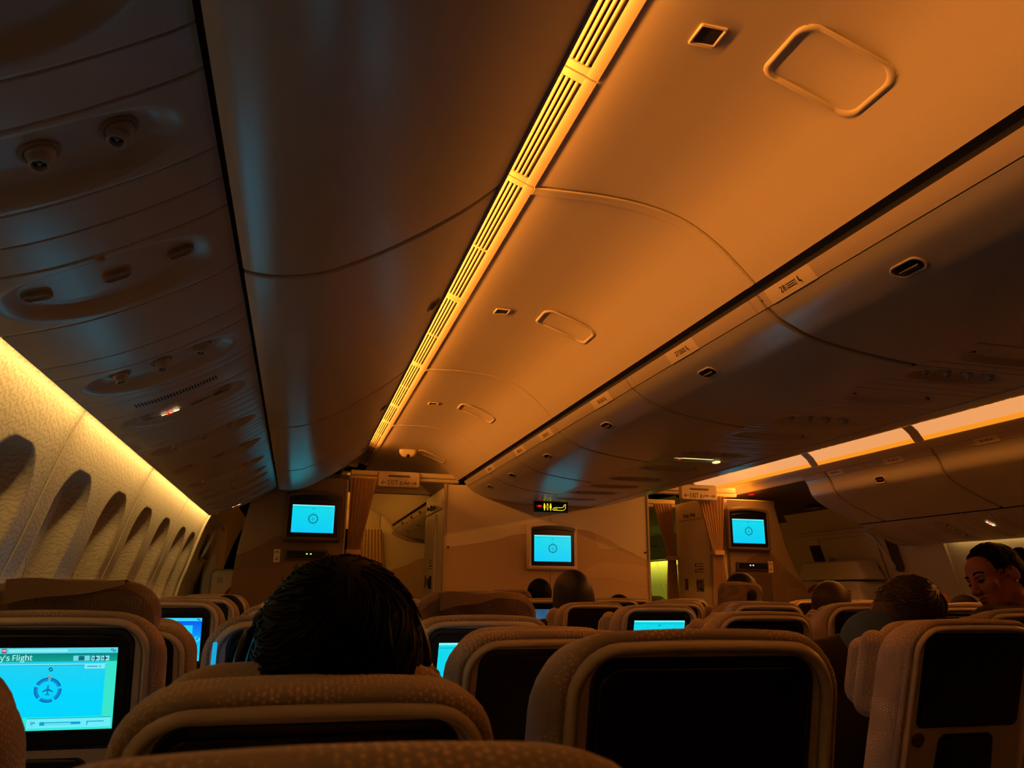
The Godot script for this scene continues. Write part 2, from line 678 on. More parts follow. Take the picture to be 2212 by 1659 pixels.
func draw_blue() -> Image:
	var im := Image.create(480, 306, false, Image.FORMAT_RGB8)
	for y in 306:
		im.fill_rect(Rect2i(0, y, 480, 1), Color(0.03, 0.36, 0.95).lerp(Color(0.02, 0.78, 1.0), clampf((y - 24) / 180.0, 0, 1)))
	im.fill_rect(Rect2i(0, 0, 480, 22), Color(0.25, 0.85, 0.98))
	im.fill_rect(Rect2i(448, 5, 10, 8), Color(0.05, 0.35, 0.5))
	im.fill_rect(Rect2i(458, 10, 10, 8), Color(0.05, 0.35, 0.5))
	im.fill_rect(Rect2i(40, 52, 380, 205), Color(0.12, 0.82, 0.98))
	im.fill_rect(Rect2i(250, 96, 60, 3), Color(0.05, 0.55, 0.75))
	im.fill_rect(Rect2i(250, 130, 170, 3), Color(0.05, 0.55, 0.75))
	im.fill_rect(Rect2i(250, 137, 170, 2), Color(0.4, 0.95, 1.0))
	ring(im, Vector2(456, 150), 0, 22, Color(0.25, 0.85, 1.0), 1, Color(0.2, 0.8, 1.0))
	poly(im, PackedVector2Array([Vector2(450, 140), Vector2(464, 150), Vector2(450, 160)]), Color(0.03, 0.45, 0.8))
	im.fill_rect(Rect2i(0, 268, 480, 38), Color(0.08, 0.86, 0.98))
	im.fill_rect(Rect2i(390, 280, 60, 5), Color(0.04, 0.5, 0.7))
	im.fill_rect(Rect2i(390, 280, 5, 16), Color(0.04, 0.5, 0.7))
	return im

func draw_dim() -> Image:
	var im := Image.create(200, 128, false, Image.FORMAT_RGB8)
	var nz := FastNoiseLite.new()
	nz.seed = 5
	nz.frequency = 0.02
	for y in 128:
		for x in 200:
			var k := nz.get_noise_2d(x, y) * 0.05 + 0.05 * exp(-Vector2(x - 120, y - 112).length_squared() / 500.0)
			im.set_pixel(x, y, Color(0.20 + k, 0.34 + k, 0.47 + k))
	return im

# ------------------------------------------------------------------ cross-sections (x, y from the eye)
const LB := [[-0.207, 0.871], [-0.164, 0.864], [-0.088, 0.866], [0.013, 0.89], [0.143, 0.955], [0.277, 1.04], [0.418, 1.144], [0.535, 1.248]]
const CEIL := [[0.683, 1.3185], [0.73, 1.3205], [0.934, 1.323], [1.108, 1.306], [1.249, 1.262], [1.373, 1.179], [1.493, 1.06]]
const LID := [[1.536, 0.969], [1.576, 0.935], [1.635, 0.905], [1.701, 0.878], [1.79, 0.857], [1.888, 0.84], [2.01, 0.824], [2.132, 0.812]]
const RAIL := [[1.500, 1.018], [1.516, 0.994], [1.533, 0.972]]
const PSU := [[-0.778, 0.618], [-0.762, 0.624], [-0.68, 0.648], [-0.572, 0.687], [-0.46, 0.742], [-0.355, 0.803], [-0.27, 0.858], [-0.225, 0.893]]
const WALL := [[-1.06, -1.22], [-1.085, -0.6], [-1.08, -0.35], [-1.065, -0.12], [-1.04, 0.026], [-0.989, 0.193], [-0.938, 0.376], [-0.884, 0.557], [-0.844, 0.66], [-0.78, 0.80], [-0.70, 0.92]]
const RFACE := [[4.752, 1.06], [4.777, 1.019], [4.819, 0.921], [4.91, 0.845], [5.039, 0.781], [5.18, 0.722], [5.318, 0.668]]
const RPSU := [[5.330, 0.660], [5.42, 0.605], [5.542, 0.548], [5.68, 0.495], [5.807, 0.465]]
const LSEAM := [-0.35, 2.21, 4.45, 6.16, 7.45]
const CSEAM := [-0.05, 1.13, 2.30, 3.486, 4.64, 5.68, 6.52, 7.46]
const RSEAM := [1.2, 3.1, 5.03, 6.35, 6.70]

func rwall() -> PackedVector2Array:
	var out := PackedVector2Array()
	for p in WALL:
		out.append(Vector2(5.0 - p[0], p[1]))
	out.reverse()
	return curve(Array(out), 5)

# ------------------------------------------------------------------ lamps
func area(called: String, at: Vector3, dir: Vector3, sx: float, sy: float, c: Color, e: float, parent: Node) -> void:
	var l := AreaLight3D.new()
	l.name = called
	l.light_color = c
	l.light_energy = e
	l.area_size = Vector2(sx, sy)
	l.area_normalize_energy = true
	l.area_range = 14.0
	l.area_attenuation = 2.0
	l.shadow_enabled = true
	parent.add_child(l, true)
	var z := -dir.normalized()
	var y := Vector3(0, 0, -1)
	l.transform = Transform3D(Basis(y.cross(z), y, z), at)

func cove_lamps(warm: Color, gold: Color) -> void:
	# over the left bins, washing the aisle ceiling
	for i in 4:
		var d0: float = LSEAM[i]
		var d1: float = LSEAM[i + 1]
		var o := thing("cove_light", ["amber cove lamp hidden above the nearest left overhead bin", "amber cove lamp hidden above the second left overhead bin", "amber cove lamp hidden above the third left overhead bin", "amber cove lamp hidden above the farthest left overhead bin"][i], "light", "ceiling cove lamps")
		var mb := Mb.new()
		mb.box(W(0.494, 1.283, (d0 + d1) / 2), Vector3(0.012, 0.020, d1 - d0 - 0.03))
		part("lamp_strip", mb.mesh(), M.amber_glow, o)
		area("cove_lamp", W(0.504, 1.283, (d0 + d1) / 2), Vector3(0.85, 0.5, 0), 0.014, d1 - d0 - 0.03, warm, LIGHT_CEIL * (d1 - d0) / 2.3, o)
	# over the right bins: two lens strips in view
	for i in 4:
		var d0: float = RSEAM[i] if i else 1.2
		var d1: float = RSEAM[i + 1] if i < 3 else 8.6
		var o := thing("cove_light", ["glowing orange cove lens strip above the nearest right overhead bin", "glowing orange cove lens strip above the second right overhead bin", "glowing orange cove lens strip above the third right overhead bin", "glowing orange cove lens strip running past the right exit sign"][i], "light", "ceiling cove lamps")
		var mb := Mb.new()
		ext(mb, PackedVector2Array([Vector2(4.602, 1.187), Vector2(4.624, 1.158)]), d0 + 0.02, d1 - 0.02, 0.01)
		part("lens", mb.mesh(), M.cover_glow, o)
		mb = Mb.new()
		ext(mb, PackedVector2Array([Vector2(4.470, 1.292), Vector2(4.53, 1.266), Vector2(4.575, 1.228), Vector2(4.601, 1.189)]), d0 + 0.02, d1 - 0.02, 0.01)
		part("upper_lens", mb.mesh(), M.pink_glow, o)
		area("cove_lamp", W(4.596, 1.170, (d0 + d1) / 2), Vector3(-0.55, -0.84, 0), 0.02, d1 - d0 - 0.06, warm, LIGHT_RIGHT * (d1 - d0) / 2.0, o)
		mb = Mb.new()
		ext(mb, PackedVector2Array([Vector2(4.462, 1.288), Vector2(4.525, 1.259), Vector2(4.570, 1.222), Vector2(4.597, 1.185), Vector2(4.620, 1.155)]), d1 - 0.05, d1 + 0.05, 0.01)
		part("joint_cover", mb.mesh(), M.bin_trim, o)
	# behind the outer edge of the left service channel, washing the window wall
	for i in 4:
		var d0: float = [-0.3, 1.75, 3.33, 4.9][i]
		var d1: float = [1.75, 3.33, 4.9, 8.0][i]
		var o := thing("wall_wash_light", ["yellow wall wash lamp hidden above the first left window panel", "yellow wall wash lamp hidden above the second left window panel", "yellow wall wash lamp hidden above the third left window panel", "yellow wall wash lamp hidden above the farthest left window panels"][i], "light", "wall wash lamps")
		var mb := Mb.new()
		mb.box(W(-0.765, 0.684, (d0 + d1) / 2), Vector3(0.02, 0.012, d1 - d0 - 0.05))
		part("lamp_strip", mb.mesh(), M.amber_glow, o)
		area("wash_lamp", W(-0.772, 0.672, (d0 + d1) / 2), Vector3(-0.62, -0.78, 0), 0.016, d1 - d0 - 0.05, gold, LIGHT_WALL * (d1 - d0) / 1.6, o)
	for i in 2:
		var d0: float = [1.5, 4.0][i]
		var d1: float = [4.0, 6.2][i]
		var o := thing("wall_wash_light", ["yellow wall wash lamp hidden above the nearer right wall", "yellow wall wash lamp above the right wall by the door"][i], "light", "wall wash lamps")
		var mb := Mb.new()
		mb.box(W(5.80, 0.545, (d0 + d1) / 2), Vector3(0.02, 0.012, d1 - d0 - 0.05))
		part("lamp_strip", mb.mesh(), M.amber_glow, o)
		area("wash_lamp", W(5.812, 0.535, (d0 + d1) / 2), Vector3(0.55, -0.83, 0), 0.016, d1 - d0 - 0.05, gold, LIGHT_WALL * 0.55 * (d1 - d0) / 1.6, o)

const LIGHT_CEIL := 2.0
const LIGHT_RIGHT := 1.3
const LIGHT_WALL := 0.46

# ------------------------------------------------------------------ shell round everything
func shell() -> void:
	var mb := Mb.new()
	mb.box(Vector3(MID, -0.06, -7.5), Vector3(9.0, 0.12, 21.0))
	part("floor", mb.mesh(), M.carpet, self).set_meta("kind", "structure")
	mb = Mb.new()
	mb.box(Vector3(MID, H + 1.72, -7.5), Vector3(9.0, 0.12, 21.0))
	part("trim", mb.mesh(), M.outer, self).set_meta("kind", "structure")
	for s in [["wall_rear", Vector3(MID, 1.4, 2.0), Vector3(9.0, 3.2, 0.12)], ["wall_front", Vector3(MID, 1.4, -17.9), Vector3(9.0, 3.2, 0.12)], ["wall_port", Vector3(-1.95, 1.4, -7.9), Vector3(0.12, 3.2, 20.0)], ["wall_starboard", Vector3(6.9, 1.4, -7.9), Vector3(0.12, 3.2, 20.0)]]:
		mb = Mb.new()
		mb.box(s[1], s[2])
		part(s[0], mb.mesh(), M.outer, self).set_meta("kind", "structure")

# ------------------------------------------------------------------ ceiling over the left aisle (and its mirror over the right one)
func ceiling_panels() -> void:
	var root := struct("ceiling")
	var p := curve(CEIL, 6)
	var q := PackedVector2Array()
	for i in range(p.size() - 1, -1, -1):
		q.append(Vector2(4.91 - p[i].x, maxf(p[i].y, 1.12)))
	var seams := [-0.4, 2.30, 4.64, 6.41, 9.25]
	for i in 4:
		var mb := Mb.new()
		ext(mb, p, seams[i] + 0.004, seams[i + 1] - 0.004, 0.012, 0.005)
		var pan := part("ceiling_panel", mb.mesh(), M.ceiling, root)
		# raised lip along the joint
		if i > 0:
			mb = Mb.new()
			var lip := offset(p, -0.004)
			ext(mb, lip, seams[i] + 0.006, seams[i] + 0.05, 0.006, 0.004)
			part("joint_lip", mb.mesh(), M.ceiling, pan)
		var hatch: float = [1.455, 3.51, 5.56, 7.59][i]
		access_hatch(p, hatch, pan)
		if i < 3:
			ceiling_lamp(p, hatch + 0.02, pan)
		mb = Mb.new()
		ext(mb, q, seams[i] + 0.004, seams[i + 1] - 0.004, 0.012, 0.005)
		part("ceiling_panel", mb.mesh(), M.ceiling, root)
	# dark slot between the ceiling and the centre bins
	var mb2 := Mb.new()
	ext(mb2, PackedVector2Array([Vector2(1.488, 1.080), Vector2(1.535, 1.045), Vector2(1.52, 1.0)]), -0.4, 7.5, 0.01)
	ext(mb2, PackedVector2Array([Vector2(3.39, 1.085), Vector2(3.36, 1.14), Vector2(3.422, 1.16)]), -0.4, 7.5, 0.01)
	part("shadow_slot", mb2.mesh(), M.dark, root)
	# dome camera on the ceiling near the front
	var t := thing("ceiling_camera", "cream dome camera housing with dark round lens on the ceiling before the left exit sign", "camera")
	var a := along(p, 0.36)
	var at := W(0.965, 1.318, 7.62)
	var mb3 := Mb.new()
	mb3.xf = frame(at, Vector3(0, 0, 1), Vector3(0, -1, 0))
	mb3.loft([[Mb.rr2(0.085, 0.06, -0.05, 0.06, 0.03, 0.04), -0.002], [Mb.rr2(0.085, 0.06, -0.05, 0.06, 0.03, 0.04), 0.03], [Mb.rr2(0.06, 0.045, -0.03, 0.05, 0.03, 0.03), 0.062], [Mb.rr2(0.03, 0.02, -0.01, 0.03, 0.015, 0.015), 0.07]])
	part("housing", mb3.mesh(), M.ceiling, t)
	mb3 = Mb.new()
	mb3.ball(at + Vector3(0, -0.058, 0.045), Vector3(0.018, 0.018, 0.018))
	part("camera_lens", mb3.mesh(), M.black_plastic, t)
	grilles()

func on(p: PackedVector2Array, t: float, d: float, off: float) -> Vector3:
	var a := along(p, t)
	var n := Vector2(a[1].y, -a[1].x)
	var q: Vector2 = a[0] + n * off
	return W(q.x, q.y, d)

func share_of(p: PackedVector2Array, x: float) -> float:
	var total := 0.0
	var at := -1.0
	for i in p.size() - 1:
		var l := p[i].distance_to(p[i + 1])
		if at < 0 and p[i + 1].x >= x:
			at = total + l * (x - p[i].x) / (p[i + 1].x - p[i].x)
		total += l
	return at / total

func access_hatch(p: PackedVector2Array, d: float, parent: Node) -> void:
	var t0 := share_of(p, 1.065)
	var t1 := share_of(p, 1.330)
	var len_ := 0.0
	for i in p.size() - 1:
		len_ += p[i].distance_to(p[i + 1])
	var hw := (t1 - t0) * len_ / 2
	var rows := []
	for s in [[0.0, 0.0], [0.003, 0.005], [0.009, 0.0065], [0.014, 0.004], [0.017, 0.0005]]:
		var row := PackedVector3Array()
		for c in Mb.rr(hw - s[0], 0.105 - s[0], 0.045, 8):
			row.append(on(p, (t0 + t1) / 2 + c.x / len_, d + c.y, s[1]))
		rows.append(row)
	var mb := Mb.new()
	mb.grid(rows, true)
	part("hatch_rim", mb.mesh(), M.ceiling, parent)
	mb = Mb.new()
	var rows2 := []
	for j in 9:
		var row := PackedVector3Array()
		for i in 13:
			row.append(on(p, lerpf(t0, t1, 0.04 + 0.92 * i / 12.0), d - 0.095 + 0.19 * j / 8.0, 0.0012))
		rows2.append(row)
	mb.grid(rows2)
	part("access_hatch", mb.mesh(), M.ceiling, parent)

func ceiling_lamp(p: PackedVector2Array, d: float, parent: Node) -> void:
	var t := share_of(p, 0.88)
	var at := on(p, t, d, 0)
	var mb := Mb.new()
	mb.xf = frame(at, Vector3(0, 0, 1), Vector3(0, -1, 0))
	mb.loft([[Mb.rr(0.037, 0.037, 0.006), -0.002], [Mb.rr(0.037, 0.037, 0.006), 0.004], [Mb.rr(0.030, 0.030, 0.004), 0.004], [Mb.rr(0.026, 0.026, 0.003), -0.001]], true, false)
	part("lamp_frame", mb.mesh(), M.ceiling, parent)
	mb = Mb.new()
	mb.xf = frame(at, Vector3(0, 0, 1), Vector3(0, -1, 0))
	mb.loft([[Mb.rr(0.0265, 0.0265, 0.003), -0.002], [Mb.rr(0.0265, 0.0265, 0.003), 0.0012]])
	part("lamp_glass", mb.mesh(), M.lens, parent)

# air grilles along the edge of the ceiling: modules of two slatted fields and a plain nose
func grilles() -> void:
	var root := struct("trim")
	var a := Vector2(0.588, 1.354)
	var b := Vector2(0.681, 1.3165)
	var dir := (b - a).normalized()
	var down := Vector2(dir.y, -dir.x)
	var ends := [-0.05, 0.56, 1.715, 2.305, 3.46, 4.645, 5.81, 6.41, 7.6, 8.76]
	var width := a.distance_to(b)
	for i in ends.size() - 1:
		var d0: float = ends[i] + 0.003
		var d1: float = ends[i + 1] - 0.003
		var mb := Mb.new()
		# nose: rounded strip along the ceiling edge
		var nose := PackedVector2Array()
		for k in 9:
			var s := lerpf(0.066, width, k / 8.0)
			nose.append(a + dir * s + down * (0.002 * sin(PI * pow(k / 8.0, 0.8)) + 0.001))
		ext(mb, nose, d0, d1, 0.012, 0.003)
		# plain ends and the bar between the two fields
		var face := PackedVector2Array([a + down * 0.001, a + dir * 0.03 + down * 0.0015, a + dir * 0.068 + down * 0.001])
		var bars := [[d0, d0 + 0.030], [d1 - 0.030, d1]]
		if d1 - d0 > 0.8:
			bars.append([(d0 + d1) / 2 - 0.006, (d0 + d1) / 2 + 0.006])
		for q in bars:
			ext(mb, face, q[0], q[1], 0.008, 0.002)
		var mod := part("grille_frame", mb.mesh(), M.vent_plastic, root)
		mb = Mb.new()
		ext(mb, PackedVector2Array([a - down * 0.014, a + dir * 0.068 - down * 0.014]), d0, d1, 0.004)
		part("grille_backing", mb.mesh(), M.dark, mod)
		var fields := [[d0 + 0.030, d1 - 0.030]]
		if d1 - d0 > 0.8:
			fields = [[d0 + 0.030, (d0 + d1) / 2 - 0.006], [(d0 + d1) / 2 + 0.006, d1 - 0.030]]
		for f in fields:
			for k in 4:
				mb = Mb.new()
				var c := a + dir * (0.0075 + 0.0155 * k)
				var prof := PackedVector2Array()
				for m in 6:
					var g := PI * m / 5.0
					prof.append(c - dir * cos(g) * 0.0052 + down * (sin(g) * 0.004 - 0.002))
				ext(mb, prof, f[0] + 0.002, f[1] - 0.002, 0.006, 0.003)
				part("slat", mb.mesh(), M.vent_plastic, mod)
	# closing trough behind the lamps
	var mb2 := Mb.new()
	ext(mb2, PackedVector2Array([Vector2(0.40, 1.20), Vector2(0.43, 1.345), Vector2(0.50, 1.375), Vector2(0.588, 1.365)]), -0.35, 9.2, 0.01)
	part("cove_trough", mb2.mesh(), M.bin_trim, root)
	# mirror side, above the right aisle
	mb2 = Mb.new()
	ext(mb2, PackedVector2Array([Vector2(4.236, 1.305), Vector2(4.33, 1.325), Vector2(4.42, 1.31), Vector2(4.486, 1.287)]), 0.6, 8.9, 0.01)
	part("aisle_trim", mb2.mesh(), M.ceiling, root)
	mb2 = Mb.new()
	var round_ := curve([[4.626, 1.155], [4.642, 1.140], [4.675, 1.130], [4.715, 1.118], [4.742, 1.100], [4.752, 1.075]], 5)
	for i in 3:
		var dd := [1.2, 3.1, 5.03, 9.2]
		ext(mb2, round_, dd[i] + 0.003, dd[i + 1] - 0.003, 0.012)
	part("rounded_trim", mb2.mesh(), M.ceiling, root)

# ------------------------------------------------------------------ overhead bins
func paddle(xf: Transform3D, parent: Node, s := 1.0) -> void:
	var mb := Mb.new()
	mb.xf = xf
	mb.loft([[Mb.rr(0.060 * s, 0.030 * s, 0.028 * s, 8), -0.002], [Mb.rr(0.060 * s, 0.030 * s, 0.028 * s, 8), 0.004], [Mb.rr(0.055 * s, 0.026 * s, 0.025 * s, 8), 0.005], [Mb.rr(0.050 * s, 0.022 * s, 0.021 * s, 8), 0.002], [Mb.rr(0.048 * s, 0.020 * s, 0.019 * s, 8), -0.006]], true, false)
	var h := part("handle", mb.mesh(), M.bin_trim, parent)
	mb = Mb.new()
	mb.xf = xf
	mb.loft([[Mb.rr(0.049 * s, 0.021 * s, 0.019 * s, 8), -0.006], [Mb.rr(0.049 * s, 0.021 * s, 0.019 * s, 8), 0.001]])
	part("recess", mb.mesh(), M.dark, h)
	mb = Mb.new()
	mb.xf = xf * Transform3D(Basis(Vector3.RIGHT, 0.5), Vector3(0, -0.006 * s, 0.003))
	mb.loft([[Mb.rr(0.040 * s, 0.008 * s, 0.005 * s), -0.003], [Mb.rr(0.040 * s, 0.008 * s, 0.005 * s), 0.002], [Mb.rr(0.038 * s, 0.006 * s, 0.004 * s), 0.004]])
	part("paddle", mb.mesh(), M.black_plastic, h)

func left_bins() -> void:
	var p := curve(LB, 6)
	p.append_array([Vector2(0.5425, 1.254), Vector2(0.5455, 1.2595), Vector2(0.544, 1.2635), Vector2(0.537, 1.264)])
	var inner := offset(p, 0.014)
	var names := ["nearest left overhead bin, its dark curved door beside the glowing grille", "second left overhead bin, dark door with a handle under the grille", "third left overhead bin, blue sheen on its dark curved door", "farthest left overhead bin, above the left wall screen"]
	for i in 4:
		var d0: float = LSEAM[i]
		var d1: float = LSEAM[i + 1]
		var o := thing("overhead_bin", names[i], "overhead bin", "left overhead bins")
		var mb := Mb.new()
		ext(mb, inner, d0 + 0.001, d1 - 0.001, 0.01, 0.001)
		# top and back of the box
		ext(mb, PackedVector2Array([Vector2(0.50, 1.245), Vector2(0.42, 1.19), Vector2(0.2, 1.15), Vector2(-0.62, 1.13), Vector2(-0.74, 0.88), Vector2(-0.5, 0.86), Vector2(-0.26, 0.90)]), d0 + 0.001, d1 - 0.001, 0.01, 0.001)
		if i == 3:
			var cap := PackedVector3Array()
			for q in inner:
				cap.append(W(q.x, q.y, d1 - 0.004))
			cap.append(W(0.2, 1.17, d1 - 0.004))
			cap.append(W(-0.2, 1.16, d1 - 0.004))
			mb.fan(cap)
		part("bin_body", mb.mesh(), M.bin_trim, o)
		mb = Mb.new()
		ext(mb, p, d0 + 0.010, d1 - 0.014, 0.012, 0.006)
		var door := part("bin_door", mb.mesh(), M.bin, o)
		if i > 0:
			var t := share_of(p, 0.497)
			var dd: float = [0, 3.235, 5.33, 7.05][i]
			var a := along(p, t)
			paddle(frame(on(p, t, dd, 0.0), Vector3(a[1].x, a[1].y, 0), Vector3(a[1].y, -a[1].x, 0)), door, 1.0)

func centre_bins() -> void:
	var p := curve(LID, 6)
	var rail := curve(RAIL, 3)
	var hand := [0.55, 1.735, 2.906, 4.064, 5.169, 6.131, 6.90]
	var row := ["30", "28", "27", "26", "25", "24", "23"]
	var row_d := [1.05, 2.13, 2.915, 3.85, 4.855, 5.495, 6.436]
	var what := ["nearest centre overhead bin", "second centre overhead bin, plate 28", "third centre overhead bin, plate 27", "fourth centre overhead bin, plate 26", "fifth centre overhead bin, plate 25", "sixth centre overhead bin, plate 24", "seventh centre overhead bin, plate 23, against the bulkhead"]
	for i in 7:
		var d0: float = CSEAM[i]
		var d1: float = CSEAM[i + 1]
		for side in 2:
			var pp := PackedVector2Array()
			var rr := PackedVector2Array()
			if side == 0:
				pp = p
				rr = rail
			else:
				for k in range(p.size() - 1, -1, -1):
					pp.append(Vector2(4.91 - p[k].x, 0.812 + (p[k].y - 0.812) * 1.45))
				for k in range(rail.size() - 1, -1, -1):
					rr.append(Vector2(4.91 - rail[k].x, 0.812 + (rail[k].y - 0.812) * 1.45))
			var label: String = what[i] + (", facing the left aisle" if side == 0 else ", underside facing the right aisle")
			var o := thing("overhead_bin", label, "overhead bin", "centre overhead bins")
			var mb := Mb.new()
			ext(mb, offset(pp, 0.014), d0 + 0.001, d1 - 0.001, 0.01, 0.001)
			ext(mb, offset(rr, 0.010), d0 + 0.001, d1 - 0.001, 0.01, 0.001)
			part("bin_body", mb.mesh(), M.bin_trim, o)
			mb = Mb.new()
			ext(mb, pp, d0 + 0.008, d1 - 0.014, 0.012, 0.006)
			var door := part("bin_door", mb.mesh(), M.bin, o)
			mb = Mb.new()
			for q in [[d0 + 0.006, d0 + 0.055], [d0 + 0.057, d1 - 0.06], [d1 - 0.058, d1 - 0.008]]:
				ext(mb, rr, q[0], q[1], 0.010, 0.003)
			part("door_rail", mb.mesh(), M.bin_trim, o)
			if side == 0:
				var t := share_of(pp, 1.632)
				var a := along(pp, t)
				paddle(frame(on(pp, t, hand[i], 0), Vector3(-a[1].x, -a[1].y, 0), Vector3(a[1].y, -a[1].x, 0)), door, 1.0)
				# raised row plate
				if i > 0:
					var d: float = row_d[i]
					mb = Mb.new()
					var plate := offset(rail, -0.0035)
					ext(mb, plate, d - 0.125, d + 0.125, 0.005, 0.003)
					var pl := part("row_plate", mb.mesh(), M.grille, o)
					var ra := along(rail, 0.5)
					var xf := frame(on(rail, 0.5, d + 0.035, 0.0042), Vector3(-ra[1].x, -ra[1].y, 0), Vector3(ra[1].y, -ra[1].x, 0))
					letters("row_number", row[i], 0.020, M.print, pl, xf)
					xf.origin = on(rail, 0.5, d - 0.012, 0.0040)
					mb = Mb.new()
					mb.xf = xf
					for y in 3:
						mb.box(Vector3(0.0, 0.007 - 0.007 * y, 0.0002), Vector3(0.045 - 0.006 * (y % 2), 0.0028, 0.0006), 0.0001)
					for x in [-0.026, 0.026]:
						mb.box(Vector3(x, 0, 0.0002), Vector3(0.0016, 0.022, 0.0006), 0.0001)
					# seated figure beside the letters
					mb.ball(Vector3(0.042, 0.010, 0.0), Vector3(0.003, 0.003, 0.0008), 6)
					mb.box(Vector3(0.042, 0.0, 0.0002), Vector3(0.006, 0.013, 0.0006), 0.0002)
					mb.box(Vector3(0.046, -0.006, 0.0002), Vector3(0.010, 0.004, 0.0006), 0.0002)
					mb.box(Vector3(0.050, -0.011, 0.0002), Vector3(0.003, 0.008, 0.0006), 0.0002)
					part("seat_letter_mark", mb.mesh(), M.print, pl)

func right_bins() -> void:
	var p := curve(RFACE, 6)
	var rail := PackedVector2Array([Vector2(4.723, 1.108), Vector2(4.735, 1.085), Vector2(4.750, 1.062)])
	var names := ["nearest right overhead bin at the right edge of the view", "second right overhead bin, dark door below the glowing cove", "third right overhead bin with one handle, nearest the right exit sign", "narrow end filler of the right overhead bins beside the exit door"]
	for i in 4:
		var d0: float = RSEAM[i]
		var d1: float = RSEAM[i + 1]
		var o := thing("overhead_bin", names[i], "overhead bin", "right overhead bins")
		var mb := Mb.new()
		var body := offset(p, 0.014)
		ext(mb, body, d0 + 0.001, d1 - 0.001, 0.01, 0.001)
		ext(mb, offset(rail, 0.012), d0 + 0.001, d1 - 0.001, 0.01, 0.001)
		if i == 3:
			var cap := PackedVector3Array()
			for q in rail:
				cap.append(W(q.x, q.y, d1))
			for q in p:
				cap.append(W(q.x, q.y, d1))
			for q in curve(RPSU, 3):
				cap.append(W(q.x, q.y, d1))
			cap.append(W(5.82, 1.1, d1))
			mb.fan(cap)
		part("bin_body", mb.mesh(), M.bin_trim, o)
		mb = Mb.new()
		ext(mb, p, d0 + 0.012, d1 - 0.016 if i < 3 else d1, 0.012, 0.006)
		var door := part("bin_door", mb.mesh(), M.bin, o)
		mb = Mb.new()
		ext(mb, rail, d0 + 0.010, d1 - 0.012 if i < 3 else d1, 0.010, 0.004)
		part("door_rail", mb.mesh(), M.bin_trim, o)
		if i < 3:
			var t := share_of(p, 4.80)
			var a := along(p, t)
			paddle(frame(on(p, t, [2.3, 4.0, 5.72][i], 0), Vector3(-a[1].x, -a[1].y, 0), Vector3(a[1].y, -a[1].x, 0)), door, 1.05)
			var spots := [[1.8, "28"], [4.52, "26"], [5.47, "25"], [6.22, "24"]]
			for s in spots:
				if s[0] > d0 and s[0] < d1:
					mb = Mb.new()
					ext(mb, offset(rail, -0.003), s[0] - 0.11, s[0] + 0.11, 0.004, 0.003)
					var pl := part("row_plate", mb.mesh(), M.grille, o)
					var ra := along(rail, 0.5)
					var xf := frame(on(rail, 0.5, s[0] + 0.04, 0.0036), Vector3(-ra[1].x, -ra[1].y, 0), Vector3(ra[1].y, -ra[1].x, 0))
					letters("row_number", s[1], 0.018, M.print, pl, xf)
					mb = Mb.new()
					xf.origin = on(rail, 0.5, s[0] - 0.01, 0.0034)
					mb.xf = xf
					for y in 3:
						mb.box(Vector3(0.0, 0.006 - 0.006 * y, 0), Vector3(0.045, 0.0026, 0.0006), 0.0001)
					mb.box(Vector3(0.038, 0, 0), Vector3(0.008, 0.018, 0.0006), 0.0002)
					part("seat_letter_mark", mb.mesh(), M.print, pl)

# ------------------------------------------------------------------ service channels under the bins
# a panel piece between two cross joints; fn(share, d) gives how far the surface is pushed in
func piece(mb: Mb, p: PackedVector2Array, d0: float, d1: float, step: float, fn: Callable) -> void:
	var ds := [d0, d0 + 0.003]
	var k := maxi(1, int(ceil((d1 - d0 - 0.006) / step)))
	for i in range(1, k):
		ds.append(d0 + 0.003 + (d1 - d0 - 0.006) * i / k)
	ds.append_array([d1 - 0.003, d1])
	var n := PackedVector2Array()
	for i in p.size():
		var t := (p[mini(i + 1, p.size() - 1)] - p[maxi(i - 1, 0)]).normalized()
		n.append(Vector2(-t.y, t.x))
	var rows := []
	for j in ds.size():
		var row := PackedVector3Array()
		for i in p.size():
			var push: float = 0.004 if j == 0 or j == ds.size() - 1 else fn.call(float(i) / (p.size() - 1), ds[j])
			var q := p[i] + n[i] * push
			row.append(W(q.x, q.y, ds[j]))
		rows.append(row)
	mb.grid(rows)
	for e in [0, ds.size() - 1]:
		var row := PackedVector3Array()
		for i in p.size():
			var q := p[i] + n[i] * 0.014
			row.append(W(q.x, q.y, ds[e]))
		mb.grid([row, rows[e]] if e == 0 else [rows[e], row])

func oval_push(t: float, d: float, t0: float, t1: float, dc: float, hd: float, depth: float) -> float:
	var u := (t - (t0 + t1) / 2) / ((t1 - t0) / 2)
	var v := (d - dc) / hd
	var r := pow(pow(absf(u), 2.4) + pow(absf(v), 2.4), 1 / 2.4)
	return depth * (1.0 - smoothstep(0.74, 1.0, r))

